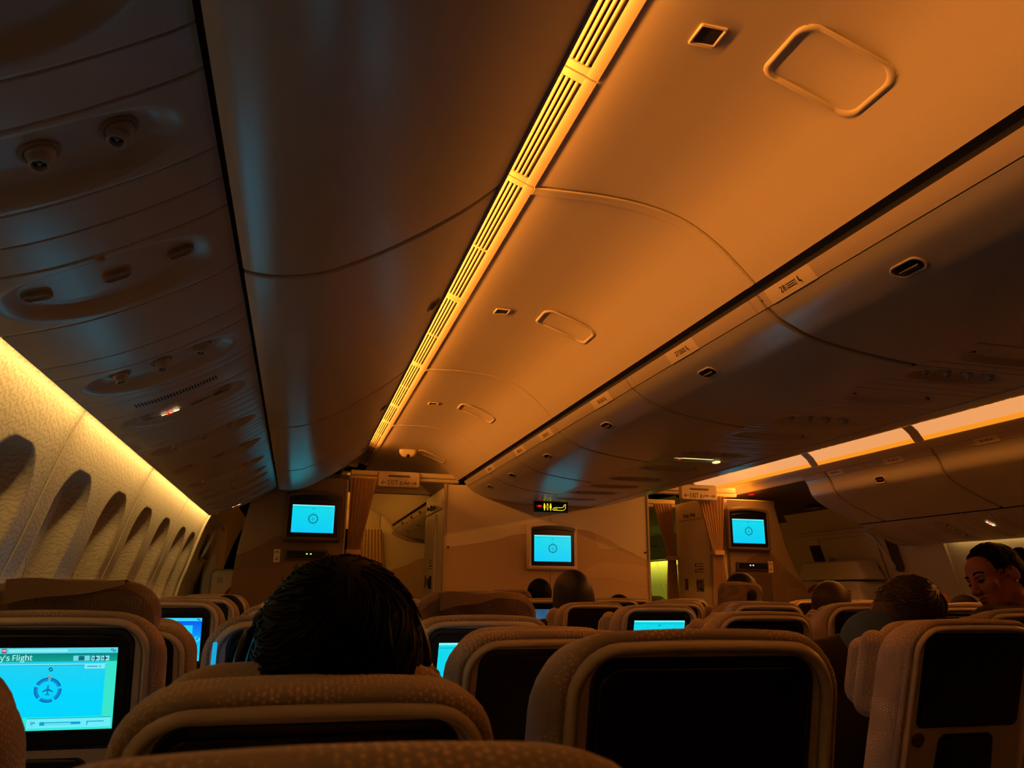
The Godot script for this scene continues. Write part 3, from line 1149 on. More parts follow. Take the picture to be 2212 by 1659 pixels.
func nozzle(at: Vector3, up: Vector3, normal: Vector3, aim: Vector3, parent: Node, s := 1.0) -> void:
	var mb := Mb.new()
	mb.xf = frame(at, up, normal).scaled_local(Vector3.ONE * s)
	mb.lathe([[0.040, -0.004], [0.040, 0.002], [0.036, 0.005], [0.031, 0.004], [0.029, 0.0]], 24)
	var base := part("reading_light", mb.mesh(), M.recess, parent)
	var xf := frame(at, up, normal.lerp(aim, 0.55)).scaled_local(Vector3.ONE * s)
	mb = Mb.new()
	mb.xf = xf
	mb.lathe([[0.0295, -0.006], [0.029, 0.004], [0.025, 0.014], [0.022, 0.018], [0.020, 0.018], [0.0195, 0.034], [0.0185, 0.038], [0.0155, 0.039], [0.0135, 0.036], [0.0125, 0.026]], 22)
	mb.ball(Vector3(0, 0, 0.032), Vector3(0.004, 0.004, 0.004), 6)
	part("lamp_nozzle", mb.mesh(), M.channel, base)
	mb = Mb.new()
	mb.xf = xf
	mb.lathe([[0.0, 0.0275], [0.013, 0.0275]], 18)
	part("lamp_opening", mb.mesh(), M.black_plastic, base)

func no_smoking(xf: Transform3D, parent: Node, s := 1.0) -> void:
	var mb := Mb.new()
	mb.xf = xf.scaled_local(Vector3(s, s, 1))
	mb.box(Vector3(-0.026, -0.002, 0.001), Vector3(0.026, 0.012, 0.001), 0.0003)
	mb.box(Vector3(0.016, 0.0, 0.001), Vector3(0.044, 0.013, 0.001), 0.0003)
	mb.box(Vector3(0.030, 0.011, 0.001), Vector3(0.024, 0.006, 0.001), 0.0003)
	mb.box(Vector3(0.021, 0.015, 0.001), Vector3(0.010, 0.005, 0.001), 0.0003)
	var sign_ := part("no_smoking_sign", mb.mesh(), M.sign_glow, parent)
	mb = Mb.new()
	mb.xf = xf.scaled_local(Vector3(s, s, 1))
	var loop := PackedVector3Array()
	for i in 20:
		loop.append(Vector3(cos(TAU * i / 20) * 0.017 - 0.004, sin(TAU * i / 20) * 0.017, 0.002))
	mb.tube(loop, 0.0016, 5, true)
	mb.tube(PackedVector3Array([Vector3(-0.016, 0.012, 0.002), Vector3(0.008, -0.012, 0.002)]), 0.0014, 5)
	part("red_ring", mb.mesh(), M.sign_red, sign_)

func service_left() -> void:
	var root := thing("service_channel", "left service channel of dark cross panels with oval recesses under the left bins", "service panel")
	var p := resample(curve(PSU, 6), 44)
	var mb := Mb.new()
	ext(mb, offset(p, 0.055), -0.35, 7.47, 0.01)
	part("channel_backing", mb.mesh(), M.dark, root)
	# joints, then what the piece after each joint carries: "" plain, L lights, O oxygen cover, V vent, S sign
	var plan := [[-0.35, ""], [0.2, "L"], [0.62, ""], [0.78, "O"], [1.19, ""], [1.31, "L"], [1.575, ""], [1.705, ""], [1.84, "O"], [2.205, ""], [2.53, ""], [2.67, "L"], [3.0, ""], [3.075, "V"], [3.285, "S"], [3.60, ""], [3.68, ""], [3.78, ""], [3.90, ""], [4.02, "L"], [4.30, ""], [4.38, ""], [4.46, ""], [4.56, ""], [4.68, "O"], [4.97, ""], [5.06, ""], [5.15, ""], [5.24, ""], [5.34, "L"], [5.64, ""], [5.72, ""], [5.82, "O"], [6.06, ""], [6.14, "L"], [6.40, ""], [6.47, ""], [6.55, "O"], [6.82, ""], [6.92, "L"], [7.16, ""], [7.28, "S"], [7.48, ""]]
	for i in plan.size() - 1:
		var d0: float = plan[i][0] + 0.0016
		var d1: float = plan[i + 1][0] - 0.0016
		var kind: String = plan[i][1]
		var dc := (d0 + d1) / 2
		var hd := (d1 - d0) * 0.43
		mb = Mb.new()
		var fn := func(_t: float, _d: float) -> float: return 0.0
		var deep: float = {"L": 0.034, "O": 0.026, "S": 0.018}.get(kind, 0.0)
		if deep > 0:
			fn = func(t: float, d: float) -> float: return oval_push(t, d, 0.075, 0.925, dc, hd, deep)
		piece(mb, p, d0, d1, 0.009 if deep > 0 and d0 < 4.5 else 0.014 if deep > 0 else 0.2, fn)
		var pan := part("service_panel", mb.mesh(), M.channel, root)
		if kind == "L":
			for t in [0.27, 0.50, 0.73]:
				var a := along(p, t)
				var q: Vector2 = a[0] + Vector2(-a[1].y, a[1].x) * (deep - 0.001)
				nozzle(W(q.x, q.y, dc), Vector3(0, 0, 1), Vector3(a[1].y, -a[1].x, 0), Vector3((0.5 - t) * 1.6, -1, 0.5).normalized(), pan, 0.92)
		elif kind == "O":
			for t in [0.22, 0.52, 0.78]:
				var a := along(p, t)
				var q: Vector2 = a[0] + Vector2(-a[1].y, a[1].x) * (deep - 0.001)
				mb = Mb.new()
				mb.xf = frame(W(q.x, q.y, dc), Vector3(0, 0, 1), Vector3(a[1].y, -a[1].x, 0))
				mb.loft([[Mb.rr(0.034, 0.020, 0.018), -0.004], [Mb.rr(0.034, 0.020, 0.018), 0.008], [Mb.rr(0.030, 0.016, 0.015), 0.011], [Mb.rr(0.026, 0.012, 0.011), 0.006]])
				part("lamp_cup", mb.mesh(), M.recess, pan)
			var a2 := along(p, 0.50)
			mb = Mb.new()
			mb.xf = frame(W(a2[0].x, a2[0].y, d0 + 0.02), Vector3(0, 0, 1), Vector3(a2[1].y, -a2[1].x, 0))
			mb.lathe([[0.011, -0.002], [0.011, 0.004], [0.007, 0.006], [0.0, 0.006]], 14)
			part("latch_button", mb.mesh(), M.recess, pan)
		elif kind == "V":
			mb = Mb.new()
			var slots := 27
			for s in slots:
				var t := lerpf(0.245, 0.735, s / (slots - 1.0))
				var a := along(p, t)
				mb.xf = frame(W(a[0].x, a[0].y, dc - 0.005), Vector3(0, 0, 1), Vector3(a[1].y, -a[1].x, 0))
				mb.box(Vector3(0, 0, 0.0), Vector3(0.0062, 0.044, 0.003), 0.001)
			part("vent_slot", mb.mesh(), M.dark, pan).set_meta("kind", "stuff")
		elif kind == "S":
			# sign insert with the lit no-smoking mark and the unlit seat-belt mark
			mb = Mb.new()
			var rows := []
			for s in [[0.0, 0.0], [0.0, 0.003], [0.006, 0.004]]:
				var row := PackedVector3Array()
				for c in Mb.rr(0.20 - s[0], 0.046 - s[0], 0.025):
					var a := along(p, 0.505 + c.x / 0.66)
					var q: Vector2 = a[0] + Vector2(-a[1].y, a[1].x) * (deep - s[1])
					row.append(W(q.x, q.y, dc + 0.025 + c.y))
				rows.append(row)
			mb.grid(rows, true)
			mb.fan(rows[-1])
			var ins := part("sign_insert", mb.mesh(), M.recess, pan)
			var al := along(p, 0.385)
			var ql: Vector2 = al[0] + Vector2(-al[1].y, al[1].x) * (deep - 0.005)
			no_smoking(frame(W(ql.x, ql.y, dc + 0.028), Vector3(0, 0, -1), Vector3(al[1].y, -al[1].x, 0)) * Transform3D(Basis(Vector3.UP, 0.0), Vector3.ZERO) * Transform3D(Basis(Vector3.BACK, PI), Vector3.ZERO), pan, 0.92)
			mb = Mb.new()
			var ar := along(p, 0.64)
			var qr: Vector2 = ar[0] + Vector2(-ar[1].y, ar[1].x) * (deep - 0.0045)
			mb.xf = frame(W(qr.x, qr.y, dc + 0.028), Vector3(0, 0, 1), Vector3(ar[1].y, -ar[1].x, 0))
			mb.box(Vector3(-0.045, 0.0, 0), Vector3(0.05, 0.013, 0.001), 0.0003)
			mb.box(Vector3(0.0, 0.0, 0), Vector3(0.03, 0.004, 0.001), 0.0003)
			mb.box(Vector3(-0.010, 0.004, 0), Vector3(0.010, 0.003, 0.001), 0.0003)
			mb.box(Vector3(-0.010, -0.004, 0), Vector3(0.010, 0.003, 0.001), 0.0003)
			mb.box(Vector3(0.045, 0.0, 0), Vector3(0.04, 0.016, 0.001), 0.0003)
			part("seat_belt_mark", mb.mesh(), M.dark, pan)
			ins.set_meta("label", "sign insert with lit no-smoking mark")
	# rounded nose closing the channel at the front
	mb = Mb.new()
	var rows := []
	for s in [[0.0, 0.0], [0.03, 0.006], [0.055, 0.02], [0.07, 0.045], [0.075, 0.08]]:
		var row := PackedVector3Array()
		for q in offset(p, s[1]):
			row.append(W(q.x, q.y, 7.475 + s[0]))
		rows.append(row)
	mb.grid(rows)
	part("end_cap", mb.mesh(), M.channel, root)

func service_centre() -> void:
	var root := thing("service_channel", "centre service channel of flat dark panels with recesses between the centre bin doors", "service panel")
	var p := resample(PackedVector2Array([Vector2(2.141, 0.815), Vector2(2.769, 0.815)]), 36)
	var mb := Mb.new()
	ext(mb, PackedVector2Array([Vector2(2.12, 0.865), Vector2(2.79, 0.865)]), -0.05, 7.46, 0.01)
	part("channel_backing", mb.mesh(), M.dark, root)
	var plan := [[-0.05, ""], [1.3, "O"], [1.62, ""], [1.8, ""], [2.02, "O"], [2.24, ""], [2.30, "L"], [2.49, ""], [2.56, ""], [2.63, "O"], [2.88, ""], [2.96, ""], [3.12, "L"], [3.41, ""], [3.48, ""], [3.54, "O"], [3.77, ""], [3.86, ""], [4.0, ""], [4.18, "L"], [4.38, ""], [4.42, "B"], [4.60, ""], [4.75, "O"], [5.0, ""], [5.15, ""], [5.3, "L"], [5.55, ""], [5.75, "O"], [6.0, ""], [6.2, "L"], [6.45, ""], [6.7, "O"], [6.95, ""], [7.1, ""], [7.46, ""]]
	for i in plan.size() - 1:
		var d0: float = plan[i][0] + 0.002
		var d1: float = plan[i + 1][0] - 0.002
		var kind: String = plan[i][1]
		var dc := (d0 + d1) / 2
		var hd := (d1 - d0) * 0.40
		mb = Mb.new()
		var fn := func(_t: float, _d: float) -> float: return 0.0
		var deep: float = {"L": 0.026, "O": 0.018, "B": 0.016}.get(kind, 0.0)
		if deep > 0:
			fn = func(t: float, d: float) -> float: return oval_push(t, d, 0.07, 0.80, dc, hd, deep)
		piece(mb, p, d0, d1, 0.014 if deep > 0 else 0.3, fn)
		var pan := part("service_panel", mb.mesh(), M.channel, root)
		if kind == "L":
			for t in [0.2, 0.36, 0.52, 0.68]:
				nozzle(W(lerpf(2.141, 2.769, t), 0.815 + deep, dc), Vector3(0, 0, 1), Vector3.DOWN, Vector3(0.1 - t * 0.1, -1, 0.4).normalized(), pan, 0.7)
		elif kind == "O":
			for t in [0.14, 0.73]:
				mb = Mb.new()
				mb.xf = frame(W(lerpf(2.141, 2.769, t), 0.815 + deep * 0.5, dc), Vector3(0, 0, 1), Vector3.DOWN)
				mb.lathe([[0.010, -0.002], [0.010, 0.004], [0.006, 0.006], [0.0, 0.006]], 12)
				part("latch_button", mb.mesh(), M.chrome, pan)
		elif kind == "B":
			mb = Mb.new()
			mb.box(W(2.40, 0.815 + deep - 0.003, dc), Vector3(0.27, 0.004, 0.030))
			part("lit_sign_bar", mb.mesh(), M.bar_glow, pan)
			mb = Mb.new()
			mb.box(W(2.555, 0.811, dc), Vector3(0.035, 0.012, 0.05), 0.004)
			part("lit_sign_end", mb.mesh(), M.bar_glow, pan)
			mb = Mb.new()
			mb.box(W(2.31, 0.815 + deep - 0.008, dc + 0.03), Vector3(0.02, 0.006, 0.012), 0.002)
			part("red_mark", mb.mesh(), M.sign_red, pan)
	# lavatory sign hanging under the channel before the bulkhead
	var t := thing("lavatory_sign", "lit lavatory sign with yellow figures and a plane outline above the centre screen", "sign")
	mb = Mb.new()
	mb.box(W(2.272, 0.765, 7.12), Vector3(0.335, 0.10, 0.035), 0.006)
	part("sign_box", mb.mesh(), M.black_plastic, t)
	var xf := frame(W(2.272, 0.765, 7.101), Vector3.UP, Vector3(0, 0, 1))
	mb = Mb.new()
	mb.xf = xf
	mb.box(Vector3(-0.118, 0.006, 0.0), Vector3(0.05, 0.010, 0.002), 0.0006)
	mb.box(Vector3(-0.115, 0.006, 0.0), Vector3(0.024, 0.020, 0.002), 0.0006)
	part("arrow_mark", mb.mesh(), M.sign_red, t)
	for x in [-0.068, -0.038, -0.008]:
		mb = Mb.new()
		mb.xf = xf * Transform3D(Basis(), Vector3(x, 0, 0))
		mb.ball(Vector3(0, 0.027, 0), Vector3(0.0065, 0.0065, 0.0015), 8)
		if x == -0.038:
			mb.tube(PackedVector3Array([Vector3(-0.007, 0.016, 0), Vector3(-0.006, -0.006, 0), Vector3(-0.003, -0.03, 0)]), 0.0018, 6)
			mb.tube(PackedVector3Array([Vector3(0.007, 0.016, 0), Vector3(0.006, -0.006, 0), Vector3(0.003, -0.03, 0)]), 0.0018, 6)
			mb.tube(PackedVector3Array([Vector3(-0.007, 0.018, 0), Vector3(0.007, 0.018, 0)]), 0.0018, 6)
		else:
			mb.loft([[Mb.rr2(0.008, 0.010, -0.010, 0.020, 0.005, 0.002), -0.001], [Mb.rr2(0.008, 0.010, -0.010, 0.020, 0.005, 0.002), 0.001]])
			mb.box(Vector3(0, -0.020, 0), Vector3(0.009, 0.024, 0.002), 0.0006)
		part("figure_mark", mb.mesh(), M.sign_yellow, t)
	mb = Mb.new()
	mb.xf = xf
	var out := PackedVector3Array()
	for q in [[0.010, -0.022], [0.022, -0.008], [0.040, -0.003], [0.100, -0.003], [0.118, 0.004], [0.128, 0.026], [0.142, 0.030], [0.136, 0.008], [0.142, -0.006], [0.130, -0.020], [0.110, -0.028], [0.020, -0.028]]:
		out.append(Vector3(q[0], q[1], 0))
	mb.tube(out, 0.0026, 6, true)
	for x in [0.030, 0.042, 0.054]:
		mb.box(Vector3(x, -0.016, 0), Vector3(0.0035, 0.012, 0.002), 0.0006)
	part("plane_outline", mb.mesh(), M.sign_yellow, t)

func service_right() -> void:
	var root := thing("service_channel", "right service channel of slanted dark panels with oval recesses under the right bins", "service panel")
	var p := resample(curve(RPSU, 5), 34)
	var mb := Mb.new()
	ext(mb, offset(p, 0.055), 1.2, 6.70, 0.01)
	part("channel_backing", mb.mesh(), M.dark, root)
	var plan := [[1.2, ""], [2.0, "O"], [2.3, ""], [2.9, "L"], [3.2, ""], [3.8, "O"], [4.1, ""], [4.35, "L"], [4.62, ""], [4.74, ""], [4.86, ""], [5.0, "O"], [5.2, ""], [5.25, "S"], [5.45, ""], [5.55, ""], [5.68, "L"], [5.88, ""], [6.0, "O"], [6.24, ""], [6.38, ""], [6.52, "O"], [6.70, ""]]
	for i in plan.size() - 1:
		var d0: float = plan[i][0] + 0.002
		var d1: float = plan[i + 1][0] - 0.002
		var kind: String = plan[i][1]
		var dc := (d0 + d1) / 2
		mb = Mb.new()
		var fn := func(_t: float, _d: float) -> float: return 0.0
		var deep: float = {"L": 0.030, "O": 0.022, "S": 0.02}.get(kind, 0.0)
		if deep > 0:
			fn = func(t: float, d: float) -> float: return oval_push(t, d, 0.1, 0.9, dc, (d1 - d0) * 0.42, deep)
		piece(mb, p, d0, d1, 0.014 if deep > 0 else 0.3, fn)
		var pan := part("service_panel", mb.mesh(), M.channel, root)
		if kind == "L":
			for t in [0.3, 0.5, 0.7]:
				var a := along(p, t)
				var q: Vector2 = a[0] + Vector2(-a[1].y, a[1].x) * (deep - 0.001)
				nozzle(W(q.x, q.y, dc), Vector3(0, 0, 1), Vector3(a[1].y, -a[1].x, 0), Vector3(0, -1, 0.4).normalized(), pan, 0.8)
		elif kind == "S":
			var a := along(p, 0.40)
			var q: Vector2 = a[0] + Vector2(-a[1].y, a[1].x) * (deep - 0.006)
			no_smoking(frame(W(q.x, q.y, dc), Vector3(0, 0, 1), Vector3(a[1].y, -a[1].x, 0)), pan, 1.0)

# ------------------------------------------------------------------ window walls
func window_push(y: float, d: float, dc: float) -> float:
	var q := Vector2(absf(d - dc) - 0.245 + 0.19, absf(y - 0.03) - 0.44 + 0.19)
	var s := Vector2(maxf(q.x, 0), maxf(q.y, 0)).length() + minf(maxf(q.x, q.y), 0) - 0.19
	return 0.095 * (1.0 - smoothstep(-0.050, 0.0, s))

func bead(p: PackedVector2Array, d: float, r: float, parent: Node, mat: Material) -> void:
	var path := PackedVector3Array()
	for q in p:
		path.append(W(q.x, q.y, d))
	var mb := Mb.new()
	mb.tube(path, r, 6)
	part("joint_strip", mb.mesh(), mat, parent)

func side_walls() -> void:
	var root := struct("wall_left")
	var p := resample(curve(WALL, 6), 150)
	var seams := [-0.3, 1.75, 3.33, 4.9, 6.5, 8.0]
	var wins := [0.7, 1.35, 2.15, 2.93, 3.74, 4.52, 5.33, 6.10, 6.98, 7.62]
	for i in 5:
		var mb := Mb.new()
		var mine := []
		for w in wins:
			if w > seams[i] and w < seams[i + 1]:
				mine.append(w)
		var fn := func(t: float, d: float) -> float:
			var y: float = p[int(round(t * (p.size() - 1)))].y
			var most := 0.0
			for w in mine:
				most = maxf(most, window_push(y, d, w))
			return most
		piece(mb, p, seams[i] + 0.002, seams[i + 1] - 0.002, 0.018 if i > 0 else 0.04, fn)
		part("wall_panel", mb.mesh(), M.wall_pattern, root)
		if i < 4:
			bead(offset(p, -0.001), seams[i + 1], 0.005, root, M.bin_trim)
	bead(offset(p, -0.006), 8.0, 0.018, root, M.grille)
	for k in range(2, wins.size()):
		var o := struct("window_%d" % (k - 1), ["third window from the front of the view, drawn shade in a rounded recess"][0] if false else "", "")
		var mb := Mb.new()
		var rows := []
		for s in [[0.0, 0.092], [0.004, 0.088], [0.010, 0.088]]:
			var row := PackedVector3Array()
			for c in Mb.rr2(0.150 - s[0], 0.150 - s[0], -0.34 + s[0], 0.10 - s[0], 0.12, 0.08, 8):
				row.append(on_y(p, c.y, wins[k] + c.x, -s[1]))
			rows.append(row)
		mb.grid(rows, true)
		mb.fan(rows[-1])
		part("shade", mb.mesh(), M.wall_pattern, o)
		mb = Mb.new()
		var path := PackedVector3Array()
		for j in 17:
			var a := PI * j / 16.0
			path.append(on_y(p, -0.02 + 0.125 * sin(a), wins[k] + cos(a) * 0.152, -0.091))
		mb.tube(path, 0.003, 5)
		part("shade_edge", mb.mesh(), M.dark, o)
	# right wall, plain panels
	root = struct("wall_right")
	var r := rwall()
	var rs := [0.8, 3.6, 6.28, 6.95, 9.0]
	for i in 4:
		var mb := Mb.new()
		ext(mb, r, rs[i] + 0.002, rs[i + 1] - 0.002, -0.012 if false else 0.012)
		part("wall_panel", mb.mesh(), M.door_plastic, root)
	bead(offset(r, -0.004), 6.28, 0.016, root, M.grille)
	# wall of the left door bay
	root = struct("wall_left_bay")
	var mb2 := Mb.new()
	ext(mb2, offset(p, 0.02), 8.02, 12.0, 0.012)
	part("wall_panel", mb2.mesh(), M.door_plastic, root)

func on_y(p: PackedVector2Array, y: float, d: float, off: float) -> Vector3:
	for i in p.size() - 1:
		if p[i + 1].y >= y:
			var q := p[i].lerp(p[i + 1], clampf((y - p[i].y) / (p[i + 1].y - p[i].y), 0, 1))
			var t := (p[i + 1] - p[i]).normalized()
			q += Vector2(t.y, -t.x) * off
			return W(q.x, q.y, d)
	return W(p[0].x, y, d)

# ------------------------------------------------------------------ bulkheads, screens on them
func sheet(mb: Mb, left: Array, x1: float, d: float) -> void:
	# a flat sheet whose left edge follows points from top to bottom and whose right edge is straight
	var rows := []
	for q in left:
		rows.append(PackedVector3Array([W(q[0], q[1], d), W(x1, q[1], d)]))
	mb.grid(rows)

func wall_screen(label: String, cx: float, cy: float, d: float, up: float, frame_mat := "shell_dark") -> void:
	var t := thing("wall_screen", label, "screen", "wall screens on the front partitions")
	var at := W(cx, cy, d)
	var arch := func(o: PackedVector2Array, hw: float, top: float) -> PackedVector2Array:
		var out := PackedVector2Array()
		for q in o:
			out.append(Vector2(q.x, q.y + (0.024 * (1.0 - pow(q.x / hw, 2.0)) if q.y > top - 0.012 else 0.0)))
		return out
	var mb := Mb.new()
	mb.xf = Transform3D(Basis(), at)
	var a: PackedVector2Array = arch.call(wide(0.252, -0.203, 0.232, 0.02), 0.252, 0.232)
	var b: PackedVector2Array = arch.call(wide(0.240, -0.192, 0.222, 0.018), 0.240, 0.222)
	var c: PackedVector2Array = arch.call(wide(0.220, -0.166, 0.194, 0.010), 0.220, 0.194)
	mb.loft([[a, 0.0], [a, 0.035], [b, 0.055], [c, 0.055], [c, 0.040]], true, false)
	part("housing", mb.mesh(), M[frame_mat], t)
	mb = Mb.new()
	mb.xf = Transform3D(Basis(), at)
	mb.loft([[c, 0.02], [c, 0.043]])
	part("bezel", mb.mesh(), M.bezel, t)
	mb = Mb.new()
	mb.xf = Transform3D(Basis(), at)
	var s := PackedVector3Array()
	for k in 13:
		s.append(Vector3(lerpf(-0.19, 0.19, k / 12.0), 0.165 + 0.018 * (1.0 - pow(k / 6.0 - 1.0, 2.0)), 0.046))
	mb.tube(s, 0.004, 5)
	part("bezel_groove", mb.mesh(), M.black_plastic, t)
	mb = Mb.new()
	mb.xf = Transform3D(Basis(), at + Vector3(0, 0, 0.0445))
	mb.quad(Vector3(-0.186, 0.124, 0), Vector3(0.186, 0.124, 0), Vector3(0.186, -0.124, 0), Vector3(-0.186, -0.124, 0))
	part("display", mb.mesh(), M.screen_map, t)
	area("screen_lamp", at + Vector3(0, 0, 0.062), Vector3(0, 0, 1), 0.37, 0.245, Color(0.15, 0.83, 0.95), 0.09, t)

func wide(hw: float, y0: float, y1: float, r: float) -> PackedVector2Array:
	# rounded outline with many points along its top edge
	var o := Mb.rr(hw, (y1 - y0) / 2, r, 4)
	var out := PackedVector2Array()
	for i in o.size():
		out.append(o[i] + Vector2(0, (y0 + y1) / 2))
		if i == 4:
			for k in range(1, 12):
				out.append(o[4].lerp(o[5], k / 12.0) + Vector2(0, (y0 + y1) / 2))
	return out

func partitions() -> void:
	# centre bulkhead
	var root := struct("wall_forward")
	var mb := Mb.new()
	mb.quad(W(1.345, 0.985, 7.468), W(3.405, 0.985, 7.468), W(3.405, -0.20, 7.468), W(1.345, -0.20, 7.468))
	part("dune_covering", mb.mesh(), M.dunes, root)
	mb = Mb.new()
	mb.box(W(2.375, -0.12, 7.50), Vector3(2.10, 2.20, 0.06))
	part("bulkhead_board", mb.mesh(), M.closet, root)
	for x in [1.332, 3.413]:
		mb = Mb.new()
		mb.box(W(x, -0.12, 7.487), Vector3(0.028, 2.22, 0.07), 0.008)
		part("edge_post", mb.mesh(), M.bin_trim, root)
	mb = Mb.new()
	for y in [[0.24, -0.25], [0.70, 0.62]]:
		mb.box(W(2.375, (y[0] + y[1]) / 2, 7.467), Vector3(0.003, y[0] - y[1], 0.002), 0.0005)
	part("panel_joint", mb.mesh(), M.print, root)
	for q in [[1.366, 0.395], [3.378, 0.385]]:
		mb = Mb.new()
		mb.xf = Transform3D(Basis(), W(q[0], q[1], 7.466))
		mb.lathe([[0.010, 0.0], [0.010, 0.004], [0.0, 0.005]], 10)
		part("screw_cap", mb.mesh(), M.print, root)
	mb = Mb.new()
	mb.xf = Transform3D(Basis(), W(1.536, -0.155, 7.466))
	mb.lathe([[0.030, 0.0], [0.030, 0.012], [0.024, 0.016], [0.017, 0.012], [0.014, 0.020], [0.0, 0.022]], 18)
	part("bumper_stop", mb.mesh(), M.dark, root)
	wall_screen("wall screen with cyan flight compass in the middle of the dune bulkhead", 2.385, 0.402, 7.462, 0.20, "closet")
	# left partition
	root = struct("wall_forward_left")
	mb = Mb.new()
	var l := curve([[-0.40, 1.0], [-0.455, 0.70], [-0.488, 0.523], [-0.524, 0.28], [-0.548, -0.075], [-0.56, -0.5], [-0.56, -1.22]], 4)
	sheet(mb, Array(l), 0.392, 7.50)
	part("dune_covering", mb.mesh(), M.dunes_shaded, root)
	mb = Mb.new()
	sheet(mb, Array(l), 0.392, 7.53)
	part("partition_back", mb.mesh(), M.closet, root)
	mb = Mb.new()
	mb.box(W(0.40, -0.11, 7.515), Vector3(0.022, 2.2, 0.05), 0.006)
	part("edge_post", mb.mesh(), M.bin_trim, root)
	wall_screen("wall screen with cyan flight compass on the left partition beside the gathered curtain", 0.112, 0.617, 7.495, 0.165)
	reader("black control box with two green lights on the left partition, behind the headphone wearer", 0.075, 0.297, 7.495, M.green_led, 0.02)
	arrow_sticker("small arrow sticker left of the green-lit control box on the left partition", -0.178, 0.285, 7.497)
	# right partition
	root = struct("wall_forward_right")
	mb = Mb.new()
	var rows := []
	for q in curve([[4.90, 0.955], [4.95, 0.72], [5.024, 0.438], [5.13, 0.2], [5.27, -0.035], [5.36, -0.3], [5.38, -1.22]], 4):
		rows.append(PackedVector3Array([W(4.345, q.y, 7.50), W(q.x, q.y, 7.50)]))
	mb.grid(rows)
	part("dune_covering", mb.mesh(), M.dunes_shaded, root)
	mb = Mb.new()
	for r in rows:
		for k in r.size():
			r[k] += Vector3(0, 0, -0.03)
	mb.grid(rows)
	part("partition_back", mb.mesh(), M.closet, root)
	mb = Mb.new()
	mb.box(W(4.60, -0.42, 7.492), Vector3(0.42, 1.22, 0.012), 0.004)
	part("cabinet_panel", mb.mesh(), M.shell_dark, root)
	wall_screen("wall screen with cyan flight compass on the right partition beyond the right exit sign", 4.552, 0.628, 7.495, 0.165)
	reader("black control box with two white lights on the right partition under its screen", 4.59, 0.272, 7.495, M.white_led, -0.02)
	arrow_sticker("small arrow sticker right of the white-lit control box on the right partition", 4.812, 0.268, 7.497)
	closet("cream closet with hooks and a latch at the left end of the dune bulkhead", 1.322, 7.53, 8.66, [8.02, 8.22], 8.40, 7.97)
	closet("cream closet with hooks and a blue-lit latch between the two right curtains", 4.12, 7.55, 8.28, [7.80, 7.95], 7.985, 7.56)

func reader(label: String, cx: float, cy: float, d: float, led: Material, shift: float) -> void:
	var t := thing("control_box", label, "control box")
	var mb := Mb.new()
	mb.box(W(cx, cy, d - 0.012), Vector3(0.37, 0.085, 0.024), 0.005)
	part("box_frame", mb.mesh(), M.shell_dark, t)
	mb = Mb.new()
	mb.box(W(cx, cy, d - 0.022), Vector3(0.34, 0.062, 0.010), 0.003)
	part("box_face", mb.mesh(), M.black_plastic, t)
	for x in [-0.014, 0.020]:
		mb = Mb.new()
		mb.box(W(cx + shift + x, cy + 0.008, d - 0.029), Vector3(0.013, 0.010, 0.004), 0.002)
		part("status_led", mb.mesh(), led, t)

func arrow_sticker(label: String, cx: float, cy: float, d: float) -> void:
	var t := thing("arrow_sticker", label, "sticker")
	var mb := Mb.new()
	mb.box(W(cx, cy, d - 0.001), Vector3(0.055, 0.115, 0.002), 0.0005)
	part("sticker_sheet", mb.mesh(), M.closet, t)
	mb = Mb.new()
	mb.box(W(cx, cy + 0.035, d - 0.003), Vector3(0.028, 0.006, 0.002), 0.0005)
	mb.box(W(cx + 0.012, cy + 0.027, d - 0.003), Vector3(0.006, 0.020, 0.002), 0.0005)
	mb.box(W(cx - 0.012, cy + 0.025, d - 0.003), Vector3(0.006, 0.012, 0.002), 0.0005)
	mb.tube(PackedVector3Array([W(cx + 0.004, cy, d - 0.003), W(cx - 0.002, cy - 0.038, d - 0.003)]), 0.0025, 5)
	mb.tube(PackedVector3Array([W(cx + 0.016, cy - 0.022, d - 0.003), W(cx - 0.002, cy - 0.038, d - 0.003), W(cx - 0.018, cy - 0.022, d - 0.003)]), 0.0025, 5)
	part("arrow_print", mb.mesh(), M.print, t)

